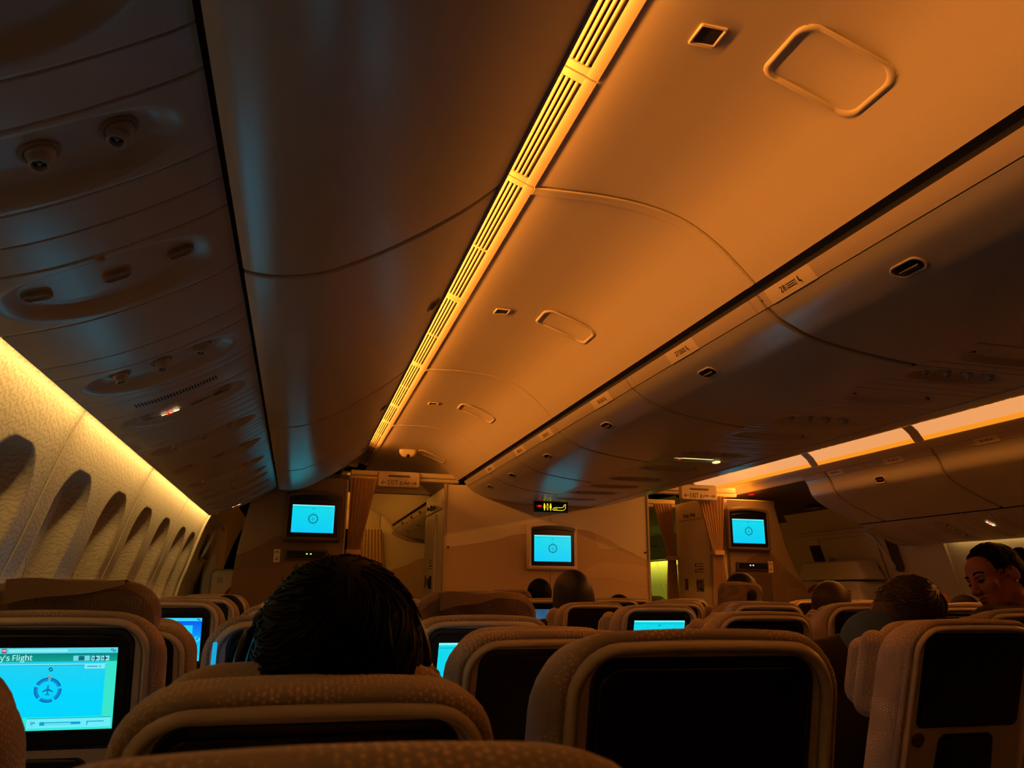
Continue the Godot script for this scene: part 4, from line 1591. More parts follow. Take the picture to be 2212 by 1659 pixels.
# a tall closet whose door faces the aisle on its left (the face lies in the plane x)
func closet(label: String, x: float, d0: float, d1: float, hooks: Array, seam: float, edge: float) -> void:
	var t := thing("closet", label, "closet")
	var mb := Mb.new()
	mb.box(W(x + 0.42, -0.125, (d0 + d1) / 2), Vector3(0.82, 2.19, d1 - d0), 0.008)
	part("body", mb.mesh(), M.closet, t)
	mb = Mb.new()
	mb.box(W(x + 0.006, 0.865, (d0 + d1) / 2 + 0.02), Vector3(0.02, 0.19, d1 - d0 - 0.18), 0.005)
	part("top_panel", mb.mesh(), M.closet, t)
	for s in [[edge + 0.005, seam - 0.004], [seam + 0.004, d1 - 0.05]]:
		mb = Mb.new()
		mb.box(W(x + 0.006, -0.22, (s[0] + s[1]) / 2), Vector3(0.02, 1.92, s[1] - s[0]), 0.004)
		part("door_leaf", mb.mesh(), M.closet, t)
	for h in hooks:
		mb = Mb.new()
		mb.xf = frame(W(x - 0.004, 0.815, h), Vector3.UP, Vector3(-1, 0, 0))
		mb.lathe([[0.022, 0.0], [0.022, 0.006], [0.012, 0.012], [0.014, 0.030], [0.022, 0.038], [0.018, 0.048], [0.0, 0.050]], 14)
		part("hook", mb.mesh(), M.brass, t)
	var la := lerpf(edge, seam, 0.42)
	mb = Mb.new()
	mb.box(W(x - 0.004, 0.075, la), Vector3(0.014, 0.13, 0.16), 0.005)
	var plate := part("latch_plate", mb.mesh(), M.chrome, t)
	mb = Mb.new()
	mb.tube(PackedVector3Array([W(x - 0.016, 0.115, la - 0.04), W(x - 0.03, 0.115, la), W(x - 0.03, 0.09, la + 0.02), W(x - 0.03, 0.05, la), W(x - 0.016, 0.03, la - 0.04)]), 0.008, 6)
	part("latch_lever", mb.mesh(), M.black_plastic, plate)
	mb = Mb.new()
	mb.box(W(x - 0.003, 0.085, seam + 0.06), Vector3(0.012, 0.12, 0.07), 0.004)
	part("finger_recess", mb.mesh(), M.shell_dark, t)
	mb = Mb.new()
	for k in 4:
		mb.box(W(x - 0.0045, 0.295 - 0.028 * k, la - 0.02), Vector3(0.002, 0.007 if k != 2 else 0.012, 0.13), 0.0005)
	for k in 2:
		mb.box(W(x - 0.0045, 0.285 - 0.06 * k, la + 0.085), Vector3(0.002, 0.04, 0.018), 0.0005)
		mb.box(W(x - 0.0045, 0.272 - 0.06 * k, la + 0.075), Vector3(0.002, 0.008, 0.035), 0.0005)
	part("placard", mb.mesh(), M.print_red, t)

# ------------------------------------------------------------------ what shows past the bulkhead
func beyond() -> void:
	var root := struct("trim")
	var p := curve(CEIL, 5)
	var mb := Mb.new()
	mb.box(W(0.9, 1.115, 9.30), Vector3(1.35, 0.055, 0.08), 0.006)
	part("cross_beam", mb.mesh(), M.ceiling, root)
	mb = Mb.new()
	mb.box(W(0.9, 1.21, 9.34), Vector3(1.35, 0.16, 0.04), 0.006)
	part("beam_riser", mb.mesh(), M.ceiling, root)
	mb = Mb.new()
	mb.box(W(0.80, 1.118, 9.255), Vector3(0.16, 0.016, 0.004), 0.001)
	part("beam_placard", mb.mesh(), M.closet, root)
	mb = Mb.new()
	ext(mb, p, 9.4, 13.6, 0.012)
	part("far_ceiling_panel", mb.mesh(), M.ceiling, root)
	mb = Mb.new()
	ext(mb, PackedVector2Array([Vector2(0.30, 1.2), Vector2(0.45, 1.34), Vector2(0.674, 1.32)]), 9.4, 13.6, 0.012)
	part("far_cove_trough", mb.mesh(), M.bin_trim, root)
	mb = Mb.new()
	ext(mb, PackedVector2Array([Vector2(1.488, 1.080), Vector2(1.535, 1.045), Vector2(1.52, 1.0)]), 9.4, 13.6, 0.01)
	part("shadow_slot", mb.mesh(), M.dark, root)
	area("far_cove_lamp", W(0.50, 1.24, 11.5), Vector3(1, 0.05, 0), 0.03, 4.0, Color(1.0, 0.62, 0.2), 1.1, root)
	mb = Mb.new()
	mb.box(W(0.488, 1.24, 11.5), Vector3(0.012, 0.03, 4.0))
	part("far_lamp_strip", mb.mesh(), M.amber_glow, root)
	var bin := thing("overhead_bin", "far centre overhead bin seen through the left aisle opening", "overhead bin")
	mb = Mb.new()
	ext(mb, curve(LID, 6), 9.4, 13.58, 0.012)
	part("bin_door", mb.mesh(), M.bin, bin)
	mb = Mb.new()
	ext(mb, curve(RAIL, 3), 9.4, 13.58, 0.012)
	var rail := part("door_rail", mb.mesh(), M.bin_trim, bin)
	for d in [10.4, 11.2, 12.2]:
		mb = Mb.new()
		mb.box(W(1.508, 0.992, d), Vector3(0.012, 0.03, 0.08), 0.003)
		part("row_plate", mb.mesh(), M.print, rail)
	var lid := curve(LID, 6)
	for d in [11.4, 12.5]:
		var a := along(lid, 0.2)
		paddle(frame(on(lid, 0.2, d, 0), Vector3(-a[1].x, -a[1].y, 0), Vector3(a[1].y, -a[1].x, 0)), bin, 1.2)
	# added unseen wall that keeps the far yellow-green lamp off the left side
	mb = Mb.new()
	mb.box(W(3.62, 0.2, 11.2), Vector3(0.40, 2.8, 5.0), 0.02)
	part("wall_light_block", mb.mesh(), M.closet, self).set_meta("kind", "structure")
	mb = Mb.new()
	mb.box(W(5.55, 0.2, 9.45), Vector3(1.5, 2.8, 0.08), 0.01)  # second added wall, stops the same lamp spilling into the right door bay
	part("wall_light_block_right", mb.mesh(), M.closet, self).set_meta("kind", "structure")
	# far partition and its curtain
	var far := struct("wall_far")
	mb = Mb.new()
	mb.quad(W(1.32, 1.30, 13.62), W(3.4, 1.30, 13.62), W(3.4, -0.75, 13.62), W(1.32, -0.75, 13.62))
	part("dune_covering", mb.mesh(), M.dunes, far)
	mb = Mb.new()
	mb.box(W(2.36, 0.0, 13.66), Vector3(2.1, 2.6, 0.05))
	part("bulkhead_board", mb.mesh(), M.closet, far)
	mb = Mb.new()
	mb.box(W(0.9, 1.24, 13.66), Vector3(1.3, 0.52, 0.05))
	part("aisle_header", mb.mesh(), M.ceiling, far)
	mb = Mb.new()
	var bend := PackedVector2Array()
	for q in curve(LID, 6):
		bend.append(q + Vector2(-0.03, -0.035))
	ext(mb, bend, 13.55, 13.62, 0.05)
	part("bin_end_trim", mb.mesh(), M.bin_trim, far)
	pleats("dark pleated curtain closing the far end of the left aisle", [[1.0, 0.98], [1.34, 0.98]], [[1.0, 0.3], [1.40, 0.3]], [[1.0, -1.2], [1.42, -1.2]], 13.55, 7, 0.05, false)
	# far right cabin, lit yellow-green
	var fr := struct("wall_right_far")
	mb = Mb.new()
	ext(mb, rwall(), 9.6, 14.5, 0.012)
	part("wall_panel", mb.mesh(), M.door_plastic, fr)
	for d in [11.0, 12.6]:
		bead(offset(rwall(), -0.004), d, 0.012, fr, M.grille)
		mb = Mb.new()
		var loop := PackedVector3Array()
		for c in Mb.rr(0.19, 0.27, 0.12, 6):
			loop.append(on_y2(rwall(), 0.17 + c.y, d + 0.75 + c.x))
		mb.tube(loop, 0.010, 5, true)
		part("window_rim", mb.mesh(), M.grille, fr)
	area("far_wall_lamp", W(5.725, 0.525, 12.0), Vector3(0.5, -0.85, 0), 0.05, 4.5, Color(1.0, 1.0, 0.30), 1.6, fr)
	mb = Mb.new()
	mb.box(W(5.715, 0.535, 12.0), Vector3(0.03, 0.008, 4.5))
	part("far_lamp_strip", mb.mesh(), M.cabin_glow, fr)
	var fb := thing("overhead_bin", "far right overhead bin seen between the right curtains", "overhead bin")
	mb = Mb.new()
	ext(mb, curve([[4.80, 1.25], [4.90, 1.10], [5.10, 0.97], [5.40, 0.86]], 5), 9.6, 14.5, 0.012)
	var fd := part("bin_door", mb.mesh(), M.bin, fb)
	var lp := curve([[4.80, 1.25], [4.90, 1.10], [5.10, 0.97], [5.40, 0.86]], 5)
	var fa := along(lp, 0.42)
	paddle(frame(on(lp, 0.42, 11.0, 0), Vector3(-fa[1].x, -fa[1].y, 0), Vector3(fa[1].y, -fa[1].x, 0)), fd, 1.6)
	mb = Mb.new()
	ext(mb, PackedVector2Array([Vector2(5.41, 0.85), Vector2(5.60, 0.66), Vector2(5.72, 0.49)]), 9.6, 14.5, 0.012)
	var ch := part("service_panel", mb.mesh(), M.channel, fb)
	mb = Mb.new()
	for k in 9:
		mb.box(W(5.56, 0.69, 9.9 + 0.5 * k), Vector3(0.16, 0.02, 0.18), 0.006)
	part("service_recess", mb.mesh(), M.recess, ch)
	# a dark seat top in the far cabin
	mb = Mb.new()
	mb.xf = Transform3D(Basis(), W(5.05, -0.45, 11.0))
	mb.loft([[Mb.rr2(0.20, 0.20, -0.76, 0.36, 0.12, 0.03), -0.05], [Mb.rr2(0.24, 0.24, -0.77, 0.40, 0.14, 0.03), -0.03], [Mb.rr2(0.24, 0.24, -0.77, 0.40, 0.14, 0.03), 0.03], [Mb.rr2(0.20, 0.20, -0.76, 0.36, 0.12, 0.03), 0.05]])
	tag(part("far_seat_back", mb.mesh(), M.fabric_dark, self), "dark seat top in the yellow-green lit far cabin beside the right curtain", "seat")

func on_y2(r: PackedVector2Array, y: float, d: float) -> Vector3:
	for i in r.size() - 1:
		if (r[i].y - y) * (r[i + 1].y - y) <= 0 and r[i].y != r[i + 1].y:
			var q := r[i].lerp(r[i + 1], (y - r[i].y) / (r[i + 1].y - r[i].y))
			return W(q.x - 0.006, q.y, d)
	return W(r[0].x, y, d)

# ------------------------------------------------------------------ exit door bays
func arch_ring(c: Vector3, r0: float, r1: float, u: Vector3, a0: float, a1: float, wide_: float) -> ArrayMesh:
	var rows := [PackedVector3Array(), PackedVector3Array()]
	for i in 25:
		var a := lerpf(a0, a1, i / 24.0)
		var dir := u * cos(a) * wide_ + Vector3.UP * sin(a)
		rows[0].append(c + dir * r0)
		rows[1].append(c + dir * r1)
	var mb := Mb.new()
	mb.grid(rows)
	return mb.mesh()

func doors() -> void:
	# left door: assist handle, frame, slide bustle with its red arch
	var d1 := struct("door_1")
	var mb := Mb.new()
	mb.box(W(-0.93, -0.15, 9.9), Vector3(0.16, 2.1, 0.9), 0.03)
	part("door_frame", mb.mesh(), M.door_plastic, d1)
	mb = Mb.new()
	mb.tube(PackedVector3Array([W(-0.80, 0.62, 9.25), W(-0.80, 0.66, 9.0), W(-0.855, 0.56, 8.85), W(-0.915, 0.36, 8.72), W(-0.94, 0.30, 8.75), W(-0.96, 0.28, 8.9)]), 0.016, 8)
	part("assist_handle", mb.mesh(), M.door_plastic, d1)
	mb = Mb.new()
	mb.box(W(-0.93, 0.46, 8.95), Vector3(0.04, 0.34, 0.42), 0.02)
	part("handle_plate", mb.mesh(), M.shell_dark, d1)
	mb = Mb.new()
	mb.xf = Transform3D(Basis(), W(-0.70, -0.16, 9.5))
	var big := Mb.rr2(0.165, 0.175, -0.5, 0.355, 0.06, 0.05)
	var small := Mb.rr2(0.145, 0.155, -0.48, 0.335, 0.05, 0.05)
	mb.loft([[big, -0.5], [big, 0.47], [small, 0.50]])
	var bus := part("slide_bustle", mb.mesh(), M.door_plastic, d1)
	part("red_arch", arch_ring(W(-0.575, -0.135, 8.996), 0.135, 0.175, Vector3(-1, 0, 0), 0.0, PI * 0.66, 0.85), M.red_stripe, bus)
	mb = Mb.new()
	for k in 3:
		mb.box(W(-0.765, 0.10 - 0.02 * k, 8.998), Vector3(0.06, 0.006, 0.002), 0.0005)
	part("small_print", mb.mesh(), M.print_red, bus)
	# right door
	var d2 := struct("door_2")
	var r := rwall()
	var inner := PackedVector2Array()
	for q in r:
		if q.y < 0.70 and q.y > -1.2:
			inner.append(q + Vector2(-0.03, 0))
	mb = Mb.new()
	ext(mb, inner, 7.16, 8.5, 0.012, 0.008)
	var leaf := part("door_leaf", mb.mesh(), M.door_plastic, d2)
	var up := PackedVector2Array()
	for q in r:
		if q.y >= 0.735 and q.y < 0.95:
			up.append(q + Vector2(-0.03, 0))
	mb = Mb.new()
	ext(mb, up, 7.16, 8.5, 0.012, 0.008)
	part("door_header", mb.mesh(), M.door_plastic, d2)
	mb = Mb.new()
	for y in [0.655, 0.605]:
		var a := on_y2(r, y, 7.2)
		var b := on_y2(r, y, 8.4)
		mb.tube(PackedVector3Array([a + Vector3(-0.028, 0, 0), b + Vector3(-0.028, 0, 0)]), 0.006, 5)
	part("header_ridge", mb.mesh(), M.door_plastic, leaf)
	mb = Mb.new()
	var w0 := on_y2(r, 0.46, 8.18)
	mb.xf = frame(w0 + Vector3(-0.03, 0, 0), Vector3(-0.3, 0.95, 0), Vector3(-0.95, -0.3, 0))
	mb.box(Vector3(0, -0.02, 0), Vector3(0.20, 0.22, 0.01), 0.004)
	part("viewing_window", mb.mesh(), M.dark, leaf)
	mb = Mb.new()
	mb.xf = frame(w0 + Vector3(-0.03, 0, 0), Vector3(-0.3, 0.95, 0), Vector3(-0.95, -0.3, 0))
	mb.box(Vector3(0, 0.12, 0), Vector3(0.20, 0.06, 0.014), 0.004)
	part("window_placard", mb.mesh(), M.closet, leaf)
	mb = Mb.new()
	mb.xf = frame(on_y2(r, 0.36, 7.95) + Vector3(-0.03, 0, 0), Vector3(-0.3, 0.95, 0), Vector3(-0.95, -0.3, 0))
	mb.box(Vector3.ZERO, Vector3(0.10, 0.06, 0.004), 0.001)
	mb.box(Vector3(-0.02, 0.05, 0), Vector3(0.06, 0.014, 0.004), 0.001)
	part("warning_label", mb.mesh(), M.recess, leaf)
	# bustle: a long rounded box along the lower door
	mb = Mb.new()
	mb.xf = Transform3D(Basis(Vector3.UP, PI / 2), W(5.78, -0.20, 7.80))
	var bb := Mb.rr2(0.66, 0.68, -0.6, 0.33, 0.10, 0.06)
	var bs := Mb.rr2(0.63, 0.65, -0.57, 0.31, 0.09, 0.06)
	mb.loft([[bs, -0.17], [bb, -0.14], [bb, 0.15]])
	var bus2 := part("slide_bustle", mb.mesh(), M.door_plastic, d2)
	mb = Mb.new()
	mb.xf = Transform3D(Basis(Vector3.UP, PI / 2), W(5.80, 0.24, 7.72))
	mb.loft([[Mb.rr2(0.50, 0.58, -0.09, 0.09, 0.08, 0.02), -0.13], [Mb.rr2(0.52, 0.60, -0.09, 0.11, 0.08, 0.02), -0.10], [Mb.rr2(0.52, 0.60, -0.09, 0.11, 0.08, 0.02), 0.1]])
	part("bustle_cover", mb.mesh(), M.door_plastic, d2)
	part("red_arch", arch_ring(W(5.607, -0.16, 7.82), 0.215, 0.265, Vector3(0, 0, 1), 0.0, PI, 1.25), M.red_stripe, bus2)
	mb = Mb.new()
	for k in 3:
		mb.box(W(5.608, 0.03 - 0.022 * k, 7.36), Vector3(0.002, 0.007, 0.14), 0.0005)
	part("small_print", mb.mesh(), M.print_red, bus2)
	mb = Mb.new()
	mb.tube(PackedVector3Array([W(5.70, 0.62, 7.10), W(5.72, 0.58, 7.02), W(5.78, 0.40, 6.92), W(5.83, 0.27, 6.88), W(5.86, 0.25, 6.93)]), 0.018, 8)
	part("assist_handle", mb.mesh(), M.door_plastic, d2)
	mb = Mb.new()
	mb.xf = frame(on_y2(r, 0.42, 6.95) + Vector3(-0.012, 0, 0), Vector3(-0.3, 0.95, 0), Vector3(-0.95, -0.3, 0))
	mb.loft([[Mb.rr(0.06, 0.20, 0.05), 0.0], [Mb.rr(0.06, 0.20, 0.05), 0.015], [Mb.rr(0.045, 0.18, 0.04), 0.015], [Mb.rr(0.04, 0.175, 0.035), 0.002]])
	part("handle_recess", mb.mesh(), M.shell_dark, d2)
	# low ceiling over the right door bay
	var dc := struct("trim")
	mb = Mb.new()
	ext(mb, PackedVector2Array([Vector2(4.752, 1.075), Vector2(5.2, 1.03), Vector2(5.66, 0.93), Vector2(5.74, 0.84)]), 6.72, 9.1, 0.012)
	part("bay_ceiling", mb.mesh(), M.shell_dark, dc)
	mb = Mb.new()
	mb.box(W(4.83, 1.06, 7.80), Vector3(0.05, 0.012, 0.05), 0.004)
	part("red_indicator", mb.mesh(), M.red_led, dc)
	mb = Mb.new()
	mb.box(W(5.56, 0.935, 7.72), Vector3(0.10, 0.02, 0.22), 0.006)
	part("emergency_light", mb.mesh(), M.lens, dc)

# ------------------------------------------------------------------ curtains, rails, exit signs
func pleats(label: String, top: Array, tie: Array, low: Array, d: float, folds: int, deep: float, band: bool) -> void:
	var t := thing("curtain", label, "curtain")
	var rows := []
	var n := folds * 8
	for j in 25:
		var f := j / 24.0
		var l := Vector2.ZERO
		var r := Vector2.ZERO
		var squeeze := 1.0
		if f < 0.62:
			var g := smoothstep(0.0, 1.0, f / 0.62)
			g = lerpf(f / 0.62, g, 0.4)
			l = v2(top[0]).lerp(v2(tie[0]), g)
			r = v2(top[1]).lerp(v2(tie[1]), g)
			squeeze = lerpf(1.0, 0.45, g)
		else:
			var g := sqrt((f - 0.62) / 0.38)
			l = v2(tie[0]).lerp(v2(low[0]), (f - 0.62) / 0.38)
			r = v2(tie[1]).lerp(v2(low[1]), (f - 0.62) / 0.38)
			l.x = lerpf(tie[0][0], low[0][0], g)
			r.x = lerpf(tie[1][0], low[1][0], g)
			squeeze = lerpf(0.45, 0.9, g)
		var row := PackedVector3Array()
		for i in n + 1:
			var u := float(i) / n
			var q := l.lerp(r, u)
			var a := TAU * folds * u + 0.5 * sin(3.0 * f + u * 5.0)
			row.append(W(q.x + 0.10 * deep * squeeze * sin(a * 2.0), q.y, d - deep * squeeze * pow(0.5 + 0.5 * sin(a), 0.7)))
		rows.append(row)
	var mb := Mb.new()
	mb.grid(rows)
	part("pleated_cloth", mb.mesh(), M.curtain, t)
	mb = Mb.new()
	mb.grid([rows[0], rows[1]])
	for row in [rows[0], rows[1]]:
		pass
	if band:
		mb = Mb.new()
		var c := (v2(tie[0]) + v2(tie[1])) / 2
		mb.xf = Transform3D(Basis(Vector3.RIGHT, PI / 2), W(c.x, c.y, d - deep * 0.25))
		var w := absf(tie[1][0] - tie[0][0]) / 2 + 0.012
		mb.loft([[Mb.rr(w, deep * 0.45 + 0.012, 0.02), -0.022], [Mb.rr(w, deep * 0.45 + 0.012, 0.02), 0.022]])
		part("tie_band", mb.mesh(), M.curtain, t)

func exit_sign(label: String, cx: float, cy: float, d: float) -> void:
	var t := thing("exit_sign", label, "sign", "exit signs over the aisles")
	var mb := Mb.new()
	mb.xf = Transform3D(Basis(), W(cx, cy, d))
	var o := Mb.rr(0.205, 0.078, 0.022)
	var i := Mb.rr(0.197, 0.070, 0.018)
	mb.loft([[i, -0.03], [o, -0.022], [o, 0.022], [i, 0.03]])
	part("sign_body", mb.mesh(), M.grille, t)
	mb = Mb.new()
	mb.xf = Transform3D(Basis(), W(cx, cy + 0.032, d - 0.031))
	mb.loft([[Mb.rr(0.105, 0.008, 0.007), -0.004], [Mb.rr(0.105, 0.008, 0.007), 0.003], [Mb.rr(0.10, 0.004, 0.003), 0.003], [Mb.rr(0.10, 0.004, 0.003), 0.0]])
	mb.box(Vector3(0.0, 0, 0.001), Vector3(0.10, 0.011, 0.003), 0.001)
	part("label_holder", mb.mesh(), M.shell_dark, t)
	var z := d - 0.0315
	mb = Mb.new()
	mb.xf = Transform3D(Basis(), W(cx, cy - 0.034, z))
	for s in [-1.0, 1.0]:
		mb.tube(PackedVector3Array([Vector3(s * 0.125, 0, 0), Vector3(s * 0.170, 0, 0)]), 0.003, 5)
		mb.tube(PackedVector3Array([Vector3(s * 0.152, 0.018, 0), Vector3(s * 0.172, 0, 0), Vector3(s * 0.152, -0.018, 0)]), 0.003, 5)
	part("arrow_print", mb.mesh(), M.print_red, t)
	letters("exit_lettering", "EXIT", 0.046, M.print_red, t, Transform3D(Basis().scaled(Vector3(0.85, 1.05, 1)), W(cx - 0.062, cy - 0.034, z)))
	# the Arabic word for exit, drawn right to left in strokes
	mb = Mb.new()
	mb.xf = Transform3D(Basis(), W(cx + 0.052, cy - 0.036, z))
	mb.tube(PackedVector3Array([Vector3(0.050, 0.001, 0), Vector3(0.046, 0.010, 0), Vector3(0.038, 0.010, 0), Vector3(0.036, 0.001, 0), Vector3(0.044, -0.002, 0), Vector3(0.030, -0.001, 0), Vector3(0.020, 0.002, 0), Vector3(0.010, 0.011, 0), Vector3(0.024, 0.010, 0), Vector3(0.006, 0.000, 0), Vector3(-0.004, -0.001, 0), Vector3(-0.008, 0.006, 0), Vector3(-0.008, -0.006, 0), Vector3(-0.018, -0.016, 0)]), 0.0026, 5)
	mb.tube(PackedVector3Array([Vector3(-0.044, 0.012, 0), Vector3(-0.020, 0.013, 0), Vector3(-0.034, 0.006, 0), Vector3(-0.044, -0.006, 0), Vector3(-0.040, -0.018, 0), Vector3(-0.028, -0.021, 0)]), 0.0026, 5)
	mb.ball(Vector3(0.016, 0.022, 0), Vector3(0.004, 0.004, 0.002), 6)
	mb.ball(Vector3(-0.032, -0.006, 0), Vector3(0.004, 0.004, 0.002), 6)
	part("arabic_lettering", mb.mesh(), M.print_red, t)

func curtain_rail(label: String, x0: float, x1: float, y: float, d: float) -> void:
	var t := thing("curtain_rail", label, "curtain rail")
	var mb := Mb.new()
	mb.box(W((x0 + x1) / 2, y, d), Vector3(x1 - x0, 0.052, 0.06), 0.008)
	part("rail_body", mb.mesh(), M.grille, t)
	mb = Mb.new()
	mb.box(W((x0 + x1) / 2, y - 0.046, d), Vector3(x1 - x0 + 0.03, 0.036, 0.05), 0.008)
	part("rail_track", mb.mesh(), M.grille, t)

func curtains_and_signs() -> void:
	curtain_rail("cream curtain rail across the left aisle behind the left exit sign", 0.44, 1.50, 1.10, 7.78)
	curtain_rail("cream curtain rail across the right aisle behind the right exit sign", 3.50, 4.56, 1.075, 7.70)
	curtain_rail("short far curtain rail seen left of the right exit sign", 3.74, 4.14, 1.00, 8.32)
	exit_sign("cream EXIT sign with Arabic lettering hanging over the left aisle", 0.905, 1.042, 7.73)
	exit_sign("cream EXIT sign with Arabic lettering hanging over the right aisle", 3.945, 0.997, 7.37)
	pleats("tan pleated curtain gathered beside the left wall screen under the left exit sign", [[0.435, 1.04], [0.70, 1.03]], [[0.445, 0.34], [0.555, 0.34]], [[0.43, -1.2], [0.58, -1.2]], 7.74, 7, 0.10, true)
	pleats("tan pleated curtain tied back at the left edge of the right aisle opening", [[3.82, 0.965], [4.06, 0.96]], [[4.00, 0.37], [4.085, 0.37]], [[3.93, -1.2], [4.10, -1.2]], 8.25, 7, 0.09, true)
	pleats("tan pleated curtain tied back under the right exit sign beside the right wall screen", [[3.97, 0.985], [4.29, 0.975]], [[4.14, 0.40], [4.24, 0.40]], [[4.085, -1.2], [4.30, -1.2]], 7.50, 8, 0.09, true)

# ------------------------------------------------------------------ seats
var S := {}

func arched(o: PackedVector2Array, hw: float, drop: float, y_from: float) -> PackedVector2Array:
	var out := PackedVector2Array()
	for q in o:
		out.append(Vector2(q.x, q.y - (drop * pow(q.x / hw, 2.0) if q.y > y_from else 0.0)))
	return out

func outline(hw: float, hb: float, y0: float, y1: float, rt: float, rb: float, drop: float) -> PackedVector2Array:
	# many points along the top so that it can arch
	var o := Mb.rr2(hw, hb, y0, y1, rt, rb, 7)
	var out := PackedVector2Array()
	for i in o.size():
		out.append(o[i])
		if i == 7:
			for k in range(1, 10):
				out.append(o[7].lerp(o[8], k / 10.0))
	return arched(out, hw, drop, y1 - rt * 1.05)

func seat_meshes() -> void:
	var top := 0.751
	var mb := Mb.new()
	# the cushion's top falls away towards the front, so that a reclined back keeps its height
	var f := func(i: float, w: float) -> PackedVector2Array: return outline(0.218 - i, 0.226 - i, 0.0 + i, top - i + 0.46 * w, 0.085 - i * 0.4, 0.03, 0.012)
	var rings := []
	for q in [[0.045, -0.118], [0.020, -0.114], [0.006, -0.100], [0.0, -0.075], [0.0, -0.045], [0.004, -0.020], [0.012, -0.006], [0.024, 0.0]]:
		rings.append([f.call(q[0], q[1]), q[1]])
	mb.loft(rings)
	S.backrest = mb.mesh()
	mb = Mb.new()
	# sewn edge of the cover along the shell
	var g := func(i: float) -> PackedVector2Array: return outline(0.209 - i, 0.215 - i, 0.02 + i, top - 0.007 - i, 0.080, 0.03, 0.010)
	mb.loft([[g.call(0.0), -0.006], [g.call(0.002), 0.004], [g.call(0.008), 0.0085], [g.call(0.016), 0.006], [g.call(0.02), -0.004]], false, false)
	S.cover_edge = mb.mesh()
	mb = Mb.new()
	var h := func(i: float) -> PackedVector2Array: return outline(0.195 - i, 0.200 - i, 0.03 + i, top - 0.018 - i, maxf(0.012, 0.070 - i * 0.8), 0.03, 0.006)
	mb.loft([[h.call(0.0), -0.008], [h.call(0.0), 0.008], [h.call(0.0025), 0.014], [h.call(0.007), 0.018], [h.call(0.011), 0.018], [h.call(0.0135), 0.014], [h.call(0.015), 0.007], [h.call(0.0157), 0.0035], [h.call(0.017), 0.0035], [h.call(0.0178), 0.0075], [h.call(0.0195), 0.0085], [h.call(0.021), 0.0080]])
	S.shell = mb.mesh()
	mb = Mb.new()
	mb.loft([[Mb.rr2(0.164, 0.164, 0.456, 0.7105, 0.038, 0.020), 0.004], [Mb.rr2(0.164, 0.164, 0.456, 0.7105, 0.038, 0.020), 0.009], [Mb.rr2(0.161, 0.161, 0.459, 0.7075, 0.036, 0.018), 0.011], [Mb.rr2(0.157, 0.157, 0.463, 0.7005, 0.034, 0.016), 0.0105]])
	S.bezel = mb.mesh()
	mb = Mb.new()
	mb.loft([[Mb.rr2(0.154, 0.156, 0.464, 0.6965, 0.032, 0.014), 0.0105], [Mb.rr2(0.154, 0.156, 0.464, 0.6965, 0.032, 0.014), 0.0135], [Mb.rr2(0.151, 0.153, 0.467, 0.6935, 0.030, 0.013), 0.0145]])
	S.glass = mb.mesh()
	mb = Mb.new()
	mb.quad(Vector3(-0.1325, 0.671, 0.0152), Vector3(0.1325, 0.671, 0.0152), Vector3(0.1325, 0.500, 0.0152), Vector3(-0.1325, 0.500, 0.0152))
	S.screen = mb.mesh()
	mb = Mb.new()
	mb.loft([[Mb.rr2(0.088, 0.092, 0.337, 0.438, 0.022, 0.01), 0.006], [Mb.rr2(0.088, 0.092, 0.337, 0.438, 0.022, 0.01), 0.0115], [Mb.rr2(0.082, 0.086, 0.343, 0.432, 0.018, 0.008), 0.014]])
	for k in 5:
		mb.box(Vector3(0.055 + 0.012 * (k % 3), 0.398 - 0.014 * (k / 3), 0.0145), Vector3(0.007, 0.007, 0.002), 0.001)
		mb.box(Vector3(-0.058 + 0.010 * (k % 3), 0.385 + 0.012 * (k / 3), 0.0145), Vector3(0.005, 0.005, 0.002), 0.001)
	S.handset = mb.mesh()
	mb = Mb.new()
	mb.xf = Transform3D(Basis(), Vector3(-0.152, 0.425, 0.008))
	mb.lathe([[0.019, 0.0], [0.019, 0.003], [0.016, 0.004], [0.014, 0.002], [0.0, 0.002]], 18)
	mb.box(Vector3(0.0, -0.010, 0.004), Vector3(0.016, 0.010, 0.006), 0.002)
	S.latch = mb.mesh()
	mb = Mb.new()
	mb.loft([[Mb.rr2(0.180, 0.184, 0.05, 0.295, 0.02, 0.02), 0.006], [Mb.rr2(0.180, 0.184, 0.05, 0.295, 0.02, 0.02), 0.018], [Mb.rr2(0.174, 0.178, 0.056, 0.289, 0.016, 0.016), 0.022]])
	S.tray = mb.mesh()
	mb = Mb.new()
	var r := func(i: float) -> PackedVector2Array: return outline(0.190 - i, 0.180 - i, 0.50 + i, top - 0.058 - i, 0.07, 0.04, 0.010)
	mb.loft([[r.call(0.03), -0.165], [r.call(0.008), -0.158], [r.call(0.0), -0.140], [r.call(0.0), -0.122], [r.call(0.01), -0.108]])
	S.headrest = mb.mesh()
	mb = Mb.new()
	var n := func(i: float) -> PackedVector2Array: return outline(0.145 - i, 0.140 - i, 0.50 + i, top - 0.05 - i, 0.05, 0.04, 0.008)
	mb.loft([[n.call(0.03), -0.165], [n.call(0.008), -0.158], [n.call(0.0), -0.140], [n.call(0.0), -0.105], [n.call(0.01), -0.092]])
	S.headrest_small = mb.mesh()
